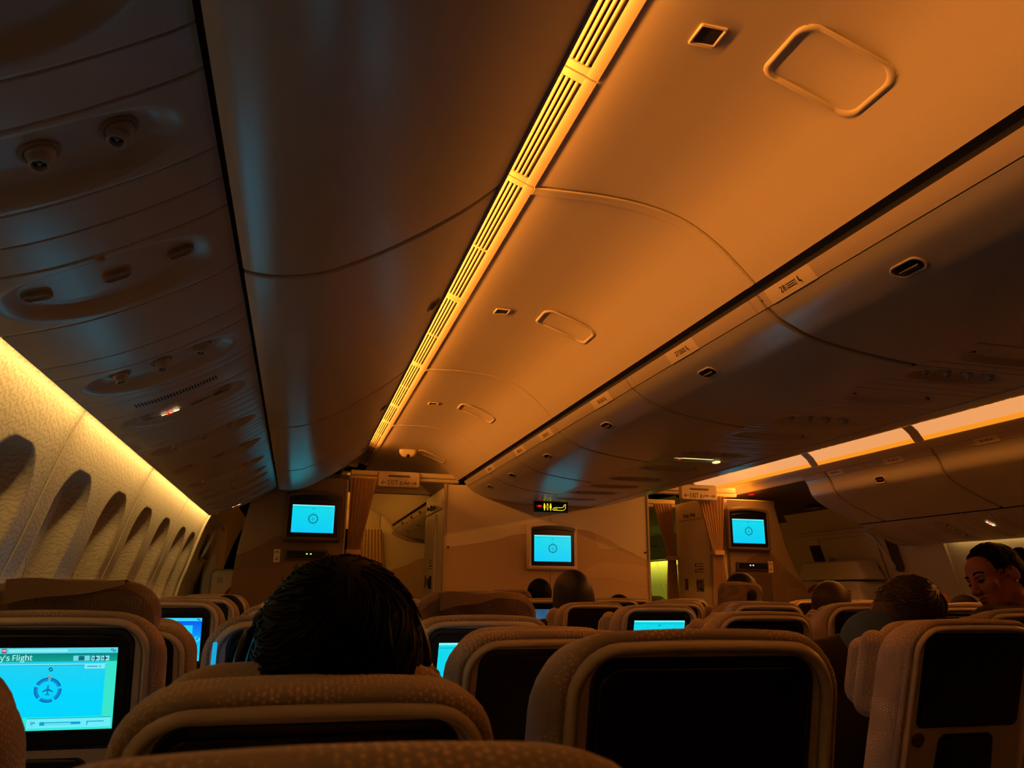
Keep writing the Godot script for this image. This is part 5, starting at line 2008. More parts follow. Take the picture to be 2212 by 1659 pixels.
	for side in 2:
		var w_ := -1.0 if side == 0 else 1.0
		mb = Mb.new()
		mb.xf = Transform3D(Basis(Vector3.UP, w_ * 0.75), Vector3(w_ * 0.200, 0.545, -0.128))
		mb.loft([[Mb.rr(0.018, 0.098, 0.017, 6), -0.026], [Mb.rr(0.032, 0.114, 0.031, 6), -0.020], [Mb.rr(0.038, 0.120, 0.037, 6), -0.008], [Mb.rr(0.038, 0.120, 0.037, 6), 0.008], [Mb.rr(0.032, 0.114, 0.031, 6), 0.020], [Mb.rr(0.018, 0.098, 0.017, 6), 0.026]])
		S["pad%d" % side] = mb.mesh()
		var s := -1.0 if side == 0 else 1.0
		mb = Mb.new()
		mb.xf = Transform3D(Basis(Vector3.UP, s * 1.05), Vector3(s * 0.196, 0.535, -0.165))
		mb.loft([[Mb.rr(0.024, 0.076, 0.023, 6), -0.028], [Mb.rr(0.039, 0.091, 0.038, 6), -0.021], [Mb.rr(0.045, 0.097, 0.044, 6), -0.008], [Mb.rr(0.045, 0.097, 0.044, 6), 0.008], [Mb.rr(0.039, 0.091, 0.038, 6), 0.021], [Mb.rr(0.024, 0.076, 0.023, 6), 0.028]])
		S["wing%d" % side] = mb.mesh()
	mb = Mb.new()
	var c := func(i: float) -> PackedVector2Array: return Mb.rr(0.225 - i, 0.075 - i, 0.04)
	mb.loft([[c.call(0.02), -0.50], [c.call(0.0), -0.47], [c.call(0.0), -0.02], [c.call(0.02), 0.0]])
	S.cushion = mb.mesh()
	mb = Mb.new()
	mb.box(Vector3.ZERO, Vector3(0.050, 0.055, 0.42), 0.018)
	mb.box(Vector3(0, -0.13, 0.14), Vector3(0.035, 0.22, 0.10), 0.012)
	S.armrest = mb.mesh()
	mb = Mb.new()
	mb.box(Vector3(0, 0.155, -0.10), Vector3(0.04, 0.31, 0.05), 0.008)
	mb.box(Vector3(0, 0.02, -0.22), Vector3(0.05, 0.04, 0.40), 0.008)
	mb.box(Vector3(0, 0.155, -0.38), Vector3(0.04, 0.31, 0.05), 0.008)
	S.leg = mb.mesh()

func seat(x: float, d_top: float, y_top: float, screen: String, label: String, group: String, raise := 0.0, narrow := false, roll := 0.0) -> Node3D:
	var length := 0.751
	var lean := acos(clampf((y_top + 0.77) / length, 0.0, 0.99))
	var d := d_top + length * sin(lean)
	var o := thing("aircraft_seat", label, "seat", group)
	o.position = W(x, -H, d)
	var xf := Transform3D(Basis(Vector3.BACK, roll) * Basis(Vector3.RIGHT, lean), Vector3(0, 0.45, 0))
	part("backrest", S.backrest, M.fabric, o).transform = xf
	var shell_ := part("seat_shell", S.shell, M.shell_plastic, o)
	shell_.transform = xf
	part("cover_edge", S.cover_edge, M.fabric, o).transform = xf
	var bez := part("monitor", S.bezel, M.bezel, o)
	bez.transform = xf
	part("monitor_glass", S.glass, M.black_plastic, bez)
	part("monitor_display", S.screen, M[screen], bez)
	part("handset", S.handset, M.black_plastic, o).transform = xf
	part("tray_latch", S.latch, M.shell_dark, o).transform = xf
	part("tray_table", S.tray, M.shell_plastic, o).transform = xf
	var hx := xf * Transform3D(Basis(), Vector3(0, raise, 0.0))
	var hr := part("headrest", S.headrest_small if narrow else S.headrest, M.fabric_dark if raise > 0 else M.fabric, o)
	hr.transform = hx
	if not narrow and x > 1.0:
		part("side_pad", S.pad0, M.fabric, hr).position.y = -raise
		part("side_pad", S.pad1, M.fabric, hr).position.y = -raise
		part("headrest_wing", S.wing0, M.fabric, hr).position.y = -raise
		part("headrest_wing", S.wing1, M.fabric, hr).position.y = -raise
	part("seat_cushion", S.cushion, M.fabric, o).position = Vector3(0, 0.385, 0.02)
	for s in [-1, 1]:
		part("armrest", S.armrest, M.shell_dark, o).position = Vector3(s * 0.246, 0.62, -0.22)
		part("seat_leg", S.leg, M.shell_dark, o).position = Vector3(s * 0.14, 0, 0.05)
	return o

func head_cloth(o: Node3D, raise: float, x0: float, x1: float) -> void:
	# a stiff cover flap lying over the back of a raised headrest
	var hr: Node3D = o.get_node("headrest")
	var rows := []
	for j in 6:
		var row := PackedVector3Array()
		for i in 9:
			var u := i / 8.0
			var fall := 0.052 * (1.0 - 0.85 * u)
			var y := 0.701 - fall * (j / 5.0) + 0.004 * sin(u * 7.0)
			row.append(Vector3(lerpf(x0, x1, u), y, -0.100 + 0.014 * (j / 5.0)))
		rows.append(row)
	var mb := Mb.new()
	mb.grid(rows)
	var top := []
	for j in 2:
		var row := PackedVector3Array()
		for i in 9:
			var u := i / 8.0
			row.append(Vector3(lerpf(x0, x1, u), 0.701 + 0.004 * sin(u * 7.0) - 0.02 * j, -0.100 - 0.06 * j))
		top.append(row)
	mb.grid(top)
	part("head_cloth", mb.mesh(), M.paper, hr)

func seats() -> void:
	seat_meshes()
	var ord := ["front", "first", "second", "third", "fourth", "fifth", "sixth"]
	var cols := {"A": -0.485, "B": 0.031, "C": 0.538, "D": 1.715, "E": 2.21, "F": 2.70, "G": 3.195, "H": 4.386, "J": 4.879, "K": 5.372}
	var place := {"A": "window column of left block", "B": "middle column of left block", "C": "aisle column of left block", "D": "left aisle column of centre block", "E": "second column of centre block", "F": "third column of centre block", "G": "right aisle column of centre block", "H": "aisle column of right block", "J": "middle column of right block", "K": "window column of right block"}
	# column, row, depth of the top edge, its height, screen, headrest lift
	var plan := [
		["B", 0, 0.300, -0.086, "screen_off", 0.0],
		["A", 1, 0.900, -0.064, "screen_off", 0.0], ["B", 1, 0.930, -0.100, "screen_off", 0.0], ["C", 1, 1.000, -0.041, "screen_off", 0.0],
		["D", 1, 1.790, -0.056, "screen_off", 0.0], ["E", 1, 2.030, -0.031, "screen_off", 0.0], ["F", 1, 2.0, -0.035, "screen_off", 0.0], ["G", 1, 1.95, -0.045, "screen_off", 0.0],
		["A", 2, 1.905, -0.042, "screen_flight", 0.083], ["B", 2, 1.850, -0.046, "screen_off", 0.0], ["C", 2, 1.640, -0.076, "screen_off", 0.0],
		["D", 2, 2.720, -0.060, "screen_off", 0.0], ["E", 2, 2.770, -0.025, "screen_off", 0.0], ["F", 2, 2.80, -0.030, "screen_off", 0.0], ["G", 2, 2.80, -0.035, "screen_off", 0.0], ["H", 2, 2.80, -0.040, "screen_off", 0.0],
		["A", 3, 2.500, -0.097, "screen_off", 0.0], ["B", 3, 2.700, -0.040, "screen_off", 0.0], ["C", 3, 2.300, -0.064, "screen_map", 0.075],
		["D", 3, 3.640, -0.051, "screen_map", 0.0], ["E", 3, 3.490, -0.034, "screen_off", 0.0], ["F", 3, 3.420, -0.037, "screen_off", 0.0], ["G", 3, 3.55, -0.036, "screen_off", 0.0], ["H", 3, 3.60, -0.038, "screen_off", 0.0],
		["A", 4, 3.520, -0.036, "screen_blue", 0.0], ["B", 4, 3.600, -0.040, "screen_off", 0.0], ["C", 4, 3.720, -0.044, "screen_off", 0.0],
		["D", 4, 4.520, -0.053, "screen_off", 0.0], ["E", 4, 4.500, -0.044, "screen_off", 0.0], ["F", 4, 4.450, -0.040, "screen_off", 0.130], ["G", 4, 4.10, -0.040, "screen_off", 0.0], ["H", 4, 4.50, -0.040, "screen_off", 0.0], ["J", 4, 4.55, -0.042, "screen_off", 0.0],
		["A", 5, 4.420, -0.034, "screen_map", 0.0], ["B", 5, 4.500, -0.036, "screen_off", 0.0], ["C", 5, 4.550, -0.040, "screen_off", 0.0],
		["D", 5, 5.480, -0.041, "screen_dim", 0.0], ["E", 5, 5.450, -0.036, "screen_off", 0.0], ["F", 5, 5.400, -0.040, "screen_off", 0.0], ["G", 5, 5.35, -0.040, "screen_off", 0.0], ["H", 5, 5.40, -0.040, "screen_off", 0.0], ["J", 5, 5.40, -0.040, "screen_off", 0.0], ["K", 5, 5.35, -0.040, "screen_off", 0.0],
		["A", 6, 5.400, -0.030, "screen_off", 0.0], ["B", 6, 5.400, -0.036, "screen_off", 0.0], ["C", 6, 5.450, -0.036, "screen_off", 0.0],
		["D", 6, 6.360, -0.050, "screen_dim", 0.085], ["E", 6, 6.350, -0.042, "screen_off", 0.0], ["F", 6, 6.300, -0.042, "screen_off", 0.0], ["G", 6, 6.25, -0.042, "screen_off", 0.0], ["H", 6, 6.20, -0.042, "screen_off", 0.0], ["J", 6, 6.20, -0.042, "screen_off", 0.0], ["K", 6, 6.20, -0.042, "screen_off", 0.0],
	]
	var says := {"screen_off": "dark screen", "screen_flight": "bright flight information screen", "screen_map": "cyan map screen", "screen_blue": "blue menu screen", "screen_dim": "dim blue-grey screen"}
	for q in plan:
		var label: String = "tan seat with %s, %s row, %s" % [says[q[4]], ord[q[1]], place[q[0]]]
		if q[1] == 0:
			label = "blurred tan seat top right before the viewer along the bottom edge"
		var o := seat(cols[q[0]] + (0.045 if q[0] == "D" and q[1] == 1 else 0.0), q[2], q[3], q[4], label, "cabin seats", q[5], q[0] == "F" and q[1] == 4)
		if q[4] in ["screen_flight", "screen_map", "screen_blue"]:
			# the screen's own light, just in front of its face
			var disp_xf: Transform3D = o.get_node("monitor").global_transform * Transform3D(Basis(), Vector3(0, 0.5855, 0.022))
			area("screen_lamp", Vector3.ZERO, Vector3.BACK, 0.26, 0.165, Color(0.15, 0.83, 0.98), 0.03, o)
			var lamp: Node3D = o.get_node("screen_lamp")
			lamp.global_transform = Transform3D(disp_xf.basis * Basis(Vector3.UP, PI), disp_xf.origin)
		if q[0] == "A" and q[1] == 2:
			head_cloth(o, q[5], -0.125, 0.115)
			var disp: Node = o.get_node("monitor/monitor_display")
			var m: Node = o.get_node("monitor")
			letters("screen_title", "Today's Flight", 0.0115, lit_text(), m, Transform3D(Basis(), Vector3(-0.0755, 0.6505, 0.0150)))
		elif q[0] == "C" and q[1] == 3:
			head_cloth(o, q[5], -0.12, 0.06)
		elif q[0] == "B" and q[1] == 2:
			# added glowing strip, stands in for the light along the monitor edge
			var mb := Mb.new()
			mb.box(W(-0.150, -0.150, 1.80), Vector3(0.009, 0.085, 0.006), 0.003)
			var ph := thing("glow_strip", "added cyan glow strip imitating a lit monitor edge, left of the headphone wearer", "glow_strip")
			part("glow_strip_face", mb.mesh(), M.strip_glow, ph)

func lit_text() -> StandardMaterial3D:
	if not M.has("text_glow"):
		lit("text_glow", Color(0.75, 0.98, 0.98), 1.0)
	return M.text_glow

# ------------------------------------------------------------------ people: smooth fields meshed as surface nets
# a primitive: {xf: inverse placement, r: radii} for an ellipsoid, or {a, b, ra, rb} for a tapered capsule; k blends, cut takes away
func ell(c: Vector3, r: Vector3, k := 0.03, basis := Basis(), cut := false) -> Dictionary:
	return {"e": true, "inv": Transform3D(basis, c).affine_inverse(), "r": r, "k": k, "cut": cut, "c": c, "reach": maxf(r.x, maxf(r.y, r.z))}

func cap(a: Vector3, b: Vector3, ra: float, rb: float, k := 0.03, cut := false) -> Dictionary:
	return {"e": false, "a": a, "b": b, "ra": ra, "rb": rb, "k": k, "cut": cut}

func placed(prims: Array, xf: Transform3D, s: float) -> Array:
	var out := []
	for p in prims:
		var q: Dictionary = p.duplicate()
		q.k = p.k * s
		if p.e:
			var at := xf * Transform3D(p.inv.affine_inverse().basis, p.inv.affine_inverse().origin * s)
			q.inv = at.affine_inverse()
			q.c = at.origin
			q.r = p.r * s
			q.reach = p.reach * s
		else:
			q.a = xf * (p.a * s)
			q.b = xf * (p.b * s)
			q.ra = p.ra * s
			q.rb = p.rb * s
		out.append(q)
	return out

func nets(mb: Mb, prims: Array, cell: float, swell := 0.0) -> void:
	var lo := Vector3(1e9, 1e9, 1e9)
	var hi := -lo
	for p in prims:
		if p.cut:
			continue
		if p.e:
			lo = lo.min(p.c - Vector3.ONE * p.reach)
			hi = hi.max(p.c + Vector3.ONE * p.reach)
		else:
			lo = lo.min(p.a - Vector3.ONE * p.ra).min(p.b - Vector3.ONE * p.rb)
			hi = hi.max(p.a + Vector3.ONE * p.ra).max(p.b + Vector3.ONE * p.rb)
	lo -= Vector3.ONE * (cell * 3 + swell)
	hi += Vector3.ONE * (cell * 3 + swell)
	var nx := int((hi.x - lo.x) / cell) + 2
	var ny := int((hi.y - lo.y) / cell) + 2
	var nz := int((hi.z - lo.z) / cell) + 2
	var f := PackedFloat32Array()
	f.resize(nx * ny * nz)
	f.fill(1.0)
	for p in prims:
		var pad: float = p.k + cell * 2 + swell
		var l: Vector3
		var h: Vector3
		if p.e:
			l = p.c - Vector3.ONE * (p.reach + pad)
			h = p.c + Vector3.ONE * (p.reach + pad)
		else:
			var m := maxf(p.ra, p.rb) + pad
			l = p.a.min(p.b) - Vector3.ONE * m
			h = p.a.max(p.b) + Vector3.ONE * m
		var i0 := clampi(int((l.x - lo.x) / cell), 0, nx - 1)
		var i1 := clampi(int((h.x - lo.x) / cell) + 1, 0, nx - 1)
		var j0 := clampi(int((l.y - lo.y) / cell), 0, ny - 1)
		var j1 := clampi(int((h.y - lo.y) / cell) + 1, 0, ny - 1)
		var k0 := clampi(int((l.z - lo.z) / cell), 0, nz - 1)
		var k1 := clampi(int((h.z - lo.z) / cell) + 1, 0, nz - 1)
		var is_e: bool = p.e
		var k: float = p.k
		var cut: bool = p.cut
		var inv: Transform3D = p.inv if is_e else Transform3D()
		var r: Vector3 = p.r if is_e else Vector3.ONE
		var a: Vector3 = Vector3.ZERO if is_e else p.a
		var ba: Vector3 = Vector3.ZERO if is_e else p.b - p.a
		var bb := maxf(ba.length_squared(), 1e-9)
		var ra: float = 0.0 if is_e else p.ra
		var rb: float = 0.0 if is_e else p.rb
		for z in range(k0, k1 + 1):
			for y in range(j0, j1 + 1):
				var at := (z * ny + y) * nx
				for x in range(i0, i1 + 1):
					var q := lo + Vector3(x, y, z) * cell
					var d: float
					if is_e:
						var u := inv * q
						var g0 := (u / r).length()
						var g1 := (u / (r * r)).length()
						d = g0 * (g0 - 1.0) / maxf(g1, 1e-6)
					else:
						var t := clampf((q - a).dot(ba) / bb, 0.0, 1.0)
						d = (q - a - ba * t).length() - lerpf(ra, rb, t)
					var o := f[at + x]
					if cut:
						d = -d
						var hh := maxf(k - absf(o - d), 0.0) / k
						f[at + x] = maxf(o, d) + hh * hh * k * 0.25
					else:
						var hh := maxf(k - absf(o - d), 0.0) / k
						f[at + x] = minf(o, d) - hh * hh * k * 0.25
	var ids := PackedInt32Array()
	ids.resize(nx * ny * nz)
	ids.fill(-1)
	var off := [0, 1, nx, nx + 1, nx * ny, nx * ny + 1, nx * ny + nx, nx * ny + nx + 1]
	var cor := [Vector3(0, 0, 0), Vector3(1, 0, 0), Vector3(0, 1, 0), Vector3(1, 1, 0), Vector3(0, 0, 1), Vector3(1, 0, 1), Vector3(0, 1, 1), Vector3(1, 1, 1)]
	var edges := [[0, 1], [2, 3], [4, 5], [6, 7], [0, 2], [1, 3], [4, 6], [5, 7], [0, 4], [1, 5], [2, 6], [3, 7]]
	for z in nz - 1:
		for y in ny - 1:
			var at := (z * ny + y) * nx
			for x in nx - 1:
				var c := at + x
				var inside := 0
				for m in 8:
					if f[c + off[m]] < swell:
						inside += 1
				if inside == 0 or inside == 8:
					continue
				var sum := Vector3.ZERO
				var cnt := 0
				for e in edges:
					var va: float = f[c + off[e[0]]] - swell
					var vb: float = f[c + off[e[1]]] - swell
					if (va < 0) != (vb < 0):
						sum += cor[e[0]].lerp(cor[e[1]], va / (va - vb))
						cnt += 1
				ids[c] = mb.v.size()
				mb.v.append(mb.xf * (lo + (Vector3(x, y, z) + sum / cnt) * cell))
				mb.n.append(Vector3.ZERO)
				mb.uv.append(Vector2.ZERO)
	var step := [1, nx, nx * ny]
	for z in range(1, nz - 1):
		for y in range(1, ny - 1):
			for x in range(1, nx - 1):
				var c := (z * ny + y) * nx + x
				var s0 := f[c] < swell
				for ax in 3:
					if s0 == (f[c + step[ax]] < swell):
						continue
					var u: int = step[(ax + 1) % 3]
					var w: int = step[(ax + 2) % 3]
					var q0 := ids[c - u - w]
					var q1 := ids[c - w]
					var q2 := ids[c]
					var q3 := ids[c - u]
					if q0 < 0 or q1 < 0 or q2 < 0 or q3 < 0:
						continue
					if s0:
						mb.tri(q0, q2, q1)
						mb.tri(q0, q3, q2)
					else:
						mb.tri(q0, q1, q2)
						mb.tri(q0, q2, q3)

# head in its own axes: origin between the ears, facing -z
func head_prims(woman: bool) -> Array:
	var j := 0.9 if woman else 1.0
	var p := [
		ell(Vector3(0, 0.028, 0.018), Vector3(0.074, 0.092, 0.094), 0.03),
		ell(Vector3(0, -0.030, -0.040), Vector3(0.060 * j, 0.070, 0.055), 0.03),
		ell(Vector3(0, 0.040, -0.052), Vector3(0.058, 0.045, 0.034), 0.03),
		ell(Vector3(0, -0.082, -0.058), Vector3(0.036 * j, 0.024, 0.032), 0.025),
		ell(Vector3(0, -0.098, -0.078), Vector3(0.017, 0.014, 0.012), 0.018),
		cap(Vector3(0, 0.010, -0.090), Vector3(0, -0.030, -0.110), 0.008, 0.0105, 0.012),
		ell(Vector3(0, -0.032, -0.113), Vector3(0.0105, 0.009, 0.010), 0.008),
		ell(Vector3(0.011, -0.035, -0.102), Vector3(0.008, 0.007, 0.009), 0.006),
		ell(Vector3(-0.011, -0.035, -0.102), Vector3(0.008, 0.007, 0.009), 0.006),
		cap(Vector3(-0.030, 0.020, -0.080), Vector3(0.030, 0.020, -0.080), 0.011, 0.011, 0.015),
		ell(Vector3(0.040, -0.024, -0.066), Vector3(0.022, 0.020, 0.016), 0.02),
		ell(Vector3(-0.040, -0.024, -0.066), Vector3(0.022, 0.020, 0.016), 0.02),
		ell(Vector3(0, -0.058, -0.090), Vector3(0.022, 0.007, 0.010), 0.010),
		ell(Vector3(0, -0.070, -0.088), Vector3(0.019, 0.007, 0.009), 0.010),
		ell(Vector3(0.031, 0.004, -0.098), Vector3(0.016, 0.011, 0.014), 0.010, Basis(), true),
		ell(Vector3(-0.031, 0.004, -0.098), Vector3(0.016, 0.011, 0.014), 0.010, Basis(), true),
	]
	for s in [-1.0, 1.0]:
		p.append(ell(Vector3(s * 0.077, -0.004, 0.012), Vector3(0.006, 0.031, 0.020), 0.008, Basis(Vector3.UP, s * 0.35) * Basis(Vector3.RIGHT, -0.25)))
		p.append(ell(Vector3(s * 0.086, 0.002, 0.010), Vector3(0.007, 0.018, 0.010), 0.006, Basis(), true))
	p.append(cap(Vector3(0, -0.06, 0.025), Vector3(0, -0.150, 0.050), 0.050 * j, 0.054 * j, 0.03))
	return p

func hair_prims(style: String) -> Array:
	var p := []
	match style:
		"short":
			p = [ell(Vector3(0, 0.030, 0.022), Vector3(0.085, 0.103, 0.107), 0.03), ell(Vector3(0, -0.055, 0.055), Vector3(0.068, 0.055, 0.055), 0.03)]
		"thick":
			p = [ell(Vector3(0, 0.030, 0.022), Vector3(0.094, 0.106, 0.110), 0.03), ell(Vector3(0, -0.050, 0.055), Vector3(0.078, 0.075, 0.060), 0.03)]
		"fringe":
			p = [ell(Vector3(0, 0.022, 0.026), Vector3(0.084, 0.092, 0.104), 0.03), ell(Vector3(0, -0.050, 0.060), Vector3(0.072, 0.050, 0.050), 0.03), ell(Vector3(0.01, 0.160, 0.0), Vector3(0.045, 0.055, 0.055), 0.02, Basis(), true)]
		"long":
			p = [ell(Vector3(0, 0.030, 0.022), Vector3(0.096, 0.108, 0.112), 0.03), ell(Vector3(0, -0.09, 0.050), Vector3(0.115, 0.17, 0.080), 0.05), ell(Vector3(0, -0.20, 0.055), Vector3(0.125, 0.12, 0.060), 0.05)]
		"bun":
			p = [ell(Vector3(0, 0.034, 0.019), Vector3(0.080, 0.095, 0.101), 0.03), ell(Vector3(0, -0.010, 0.070), Vector3(0.062, 0.062, 0.046), 0.03), ell(Vector3(0, 0.050, 0.146), Vector3(0.038, 0.038, 0.034), 0.012)]
	p.append(ell(Vector3(0, -0.062, -0.098), Vector3(0.082, 0.118, 0.070), 0.012, Basis(), true))
	if style == "bun":
		for s in [-1.0, 1.0]:
			p.append(ell(Vector3(s * 0.085, -0.030, -0.030), Vector3(0.035, 0.055, 0.062), 0.012, Basis(), true))
			p.append(ell(Vector3(s * 0.090, -0.012, 0.010), Vector3(0.024, 0.040, 0.030), 0.006, Basis(), true))
	return p

func person(label: String, head: Vector3, hb: Basis, s: float, hip: Vector3, style: String, hair: Material, skin: Material, top: Material, woman: bool, fine: float, hood := false) -> Node3D:
	var o := thing("person", label, "person")
	o.position = Vector3(hip.x, 0, hip.z)
	var hxf := Transform3D(hb, head - o.position)
	var hp := Vector3(0, hip.y, 0)
	var neck := hxf * (Vector3(0, -0.150, 0.050) * s)
	var side := Vector3.RIGHT
	var mb := Mb.new()
	nets(mb, placed(head_prims(woman), hxf, s), fine)
	var limbs := []
	var chest := hp.lerp(neck, 0.66)
	limbs.append(ell(hp.lerp(neck, 0.2), Vector3(0.165, 0.17, 0.115) * s, 0.06))
	limbs.append(ell(chest, Vector3(0.185, 0.20, 0.125) * s, 0.06))
	var sh := hp.lerp(neck, 0.94)
	limbs.append(cap(sh - side * 0.16 * s, sh + side * 0.16 * s, 0.06 * s, 0.06 * s, 0.06))
	limbs.append(cap(sh, neck, 0.07 * s, 0.056 * s, 0.04))
	for k in [-1.0, 1.0]:
		var sj: Vector3 = sh + side * k * 0.19 * s + Vector3(0, -0.02, 0)
		var el: Vector3 = sj + Vector3(k * 0.03, -0.27, -0.06) * s
		var wr: Vector3 = el + Vector3(-k * 0.07, -0.05, -0.23) * s
		limbs.append(cap(sj, el, 0.052 * s, 0.042 * s, 0.04))
		limbs.append(cap(el, wr, 0.040 * s, 0.028 * s, 0.02))
		limbs.append(ell(wr + Vector3(0, -0.01, -0.05) * s, Vector3(0.040, 0.018, 0.048) * s, 0.015))
		for g in 4:
			var kn: Vector3 = wr + Vector3(-0.028 + 0.019 * g, -0.012, -0.09) * s
			var mid: Vector3 = kn + Vector3(0, -0.012, -0.035 + 0.006 * absf(g - 1.5)) * s
			limbs.append(cap(kn, mid, 0.010 * s, 0.009 * s, 0.006))
			limbs.append(cap(mid, mid + Vector3(0, -0.022, -0.018) * s, 0.009 * s, 0.008 * s, 0.006))
		limbs.append(cap(wr + Vector3(-k * 0.03, -0.01, -0.035) * s, wr + Vector3(-k * 0.055, -0.02, -0.075) * s, 0.011 * s, 0.009 * s, 0.008))
		var hpj: Vector3 = hp + side * k * 0.09 * s
		var kn2: Vector3 = hpj + Vector3(k * 0.02, 0.02, -0.42)
		limbs.append(cap(hpj, kn2, 0.085 * s, 0.060 * s, 0.05))
		limbs.append(cap(kn2, Vector3(kn2.x, 0.10, kn2.z + 0.03), 0.056 * s, 0.040 * s, 0.03))
		limbs.append(cap(Vector3(kn2.x, 0.06, kn2.z + 0.05), Vector3(kn2.x, 0.045, kn2.z - 0.14), 0.045 * s, 0.036 * s, 0.03))
	nets(mb, limbs, 0.014)
	part("body", mb.mesh(), skin, o)
	var cl := Mb.new()
	var worn := []
	for q in limbs:
		if q.e or q.ra > 0.039 * s:
			worn.append(q)
	worn = worn.filter(func(q): return not (q.e and q.reach < 0.06 * s) and not (not q.e and q.rb > 0.0555 * s and q.rb < 0.0565 * s))
	nets(cl, worn, 0.014, 0.009)
	part("clothes", cl.mesh(), top, o)
	if style:
		var hm := Mb.new()
		nets(hm, placed(hair_prims(style), hxf, s), fine * 1.3)
		if fine < 0.0058:
			strands_on(hm, hair_prims(style)[0], hxf, s, 520 if style != "bun" else 300, style)
		part("hair", hm.mesh(), hair, o)
	if hood:
		var gm := Mb.new()
		var c0 := hxf * (Vector3(0, -0.135, 0.040) * s)
		var hood_p := [ell(c0 + Vector3(0.0, 0.045, 0.035), Vector3(0.105, 0.075, 0.085) * s, 0.03), ell(c0 + Vector3(-0.050, 0.0, 0.05), Vector3(0.085, 0.085, 0.09) * s, 0.04), cap(c0 + Vector3(-0.11, 0.0, 0.03), c0 + Vector3(-0.155, 0.008, 0.0), 0.012, 0.008, 0.01)]
		nets(gm, hood_p, 0.008)
		part("hood", gm.mesh(), M.hoodie, o)
	if woman and fine < 0.005:
		face_details(o, hxf, s)
	return o

# fine tufts lying along the hair's main shape, combed from the crown outwards
func strands_on(mb: Mb, e: Dictionary, hxf: Transform3D, s: float, count: int, style: String) -> void:
	var rng := RandomNumberGenerator.new()
	rng.seed = 77
	var c: Vector3 = e.c
	var r: Vector3 = e.r
	for i in count:
		var az := rng.randf() * TAU
		var ph := acos(1.0 - rng.randf() * 1.15)
		var bend := rng.randf_range(-0.35, 0.35) + (0.5 if style != "bun" else 0.0)
		var run := rng.randf_range(0.25, 0.55)
		var path := PackedVector3Array()
		var lift := rng.randf_range(0.0, 0.004 if style == "bun" else 0.0075)
		for k in 6:
			var t := k / 5.0
			var a := az + bend * t
			var h := ph + run * t
			var dir := Vector3(sin(h) * cos(a), cos(h), sin(h) * sin(a)).rotated(Vector3.RIGHT, 0.5)
			path.append(hxf * ((c + dir * r * (1.0 + 0.01 + lift * t * t * 8.0)) * s))
		if ((path[5] - hxf.origin) * hxf.basis).z < -0.050 * s and ((path[5] - hxf.origin) * hxf.basis).y < (0.085 if style == "bun" else 0.05) * s:
			continue
		mb.tube(path, rng.randf_range(0.0009, 0.0018) * s, 4)

func face_details(o: Node3D, hxf: Transform3D, s: float) -> void:
	for k in [-1.0, 1.0]:
		var mb := Mb.new()
		mb.xf = hxf.scaled_local(Vector3.ONE * s)
		mb.ball(Vector3(k * 0.031, 0.002, -0.079), Vector3(0.0125, 0.0085, 0.0105), 8)
		var eye := part("eye", mb.mesh(), M.eye_white, o)
		mb = Mb.new()
		mb.xf = hxf.scaled_local(Vector3.ONE * s)
		mb.ball(Vector3(k * 0.030, -0.0045, -0.0865), Vector3(0.0052, 0.0045, 0.0035), 8)
		part("iris", mb.mesh(), M.hair_black, eye)
		mb = Mb.new()
		mb.xf = hxf.scaled_local(Vector3.ONE * s)
		mb.tube(PackedVector3Array([Vector3(k * 0.018, -0.001, -0.0885), Vector3(k * 0.025, 0.0005, -0.0915), Vector3(k * 0.034, 0.0005, -0.0905), Vector3(k * 0.044, -0.001, -0.083)]), 0.0028, 6)
		mb.xf = hxf.scaled_local(Vector3.ONE * s)
		part("lashes", mb.mesh(), M.hair_black, eye)
		mb = Mb.new()
		mb.xf = hxf.scaled_local(Vector3.ONE * s)
		mb.tube(PackedVector3Array([Vector3(k * 0.013, 0.024, -0.0925), Vector3(k * 0.024, 0.030, -0.0935), Vector3(k * 0.036, 0.030, -0.0880), Vector3(k * 0.048, 0.022, -0.0750)]), 0.0038, 6)
		part("eyebrow", mb.mesh(), M.hair_black, o)
		mb = Mb.new()
		mb.xf = hxf.scaled_local(Vector3.ONE * s)
		mb.ball(Vector3(k * 0.031, 0.0065, -0.0788), Vector3(0.0140, 0.0080, 0.0115), 8)
		part("eyelid", mb.mesh(), M.skin, eye)
		mb = Mb.new()
		mb.xf = hxf.scaled_local(Vector3.ONE * s)
		mb.ball(Vector3(k * 0.083, -0.036, 0.006), Vector3(0.0045, 0.0045, 0.0045), 8)
		part("pearl_earring", mb.mesh(), M.pearl, o)
	var lm := Mb.new()
	lm.xf = hxf.scaled_local(Vector3.ONE * s)
	lm.ball(Vector3(0, -0.0580, -0.0935), Vector3(0.0215, 0.0045, 0.0085), 8)
	lm.ball(Vector3(0, -0.0685, -0.0915), Vector3(0.0185, 0.0055, 0.0080), 8)
	part("lips", lm.mesh(), M.lip, o)

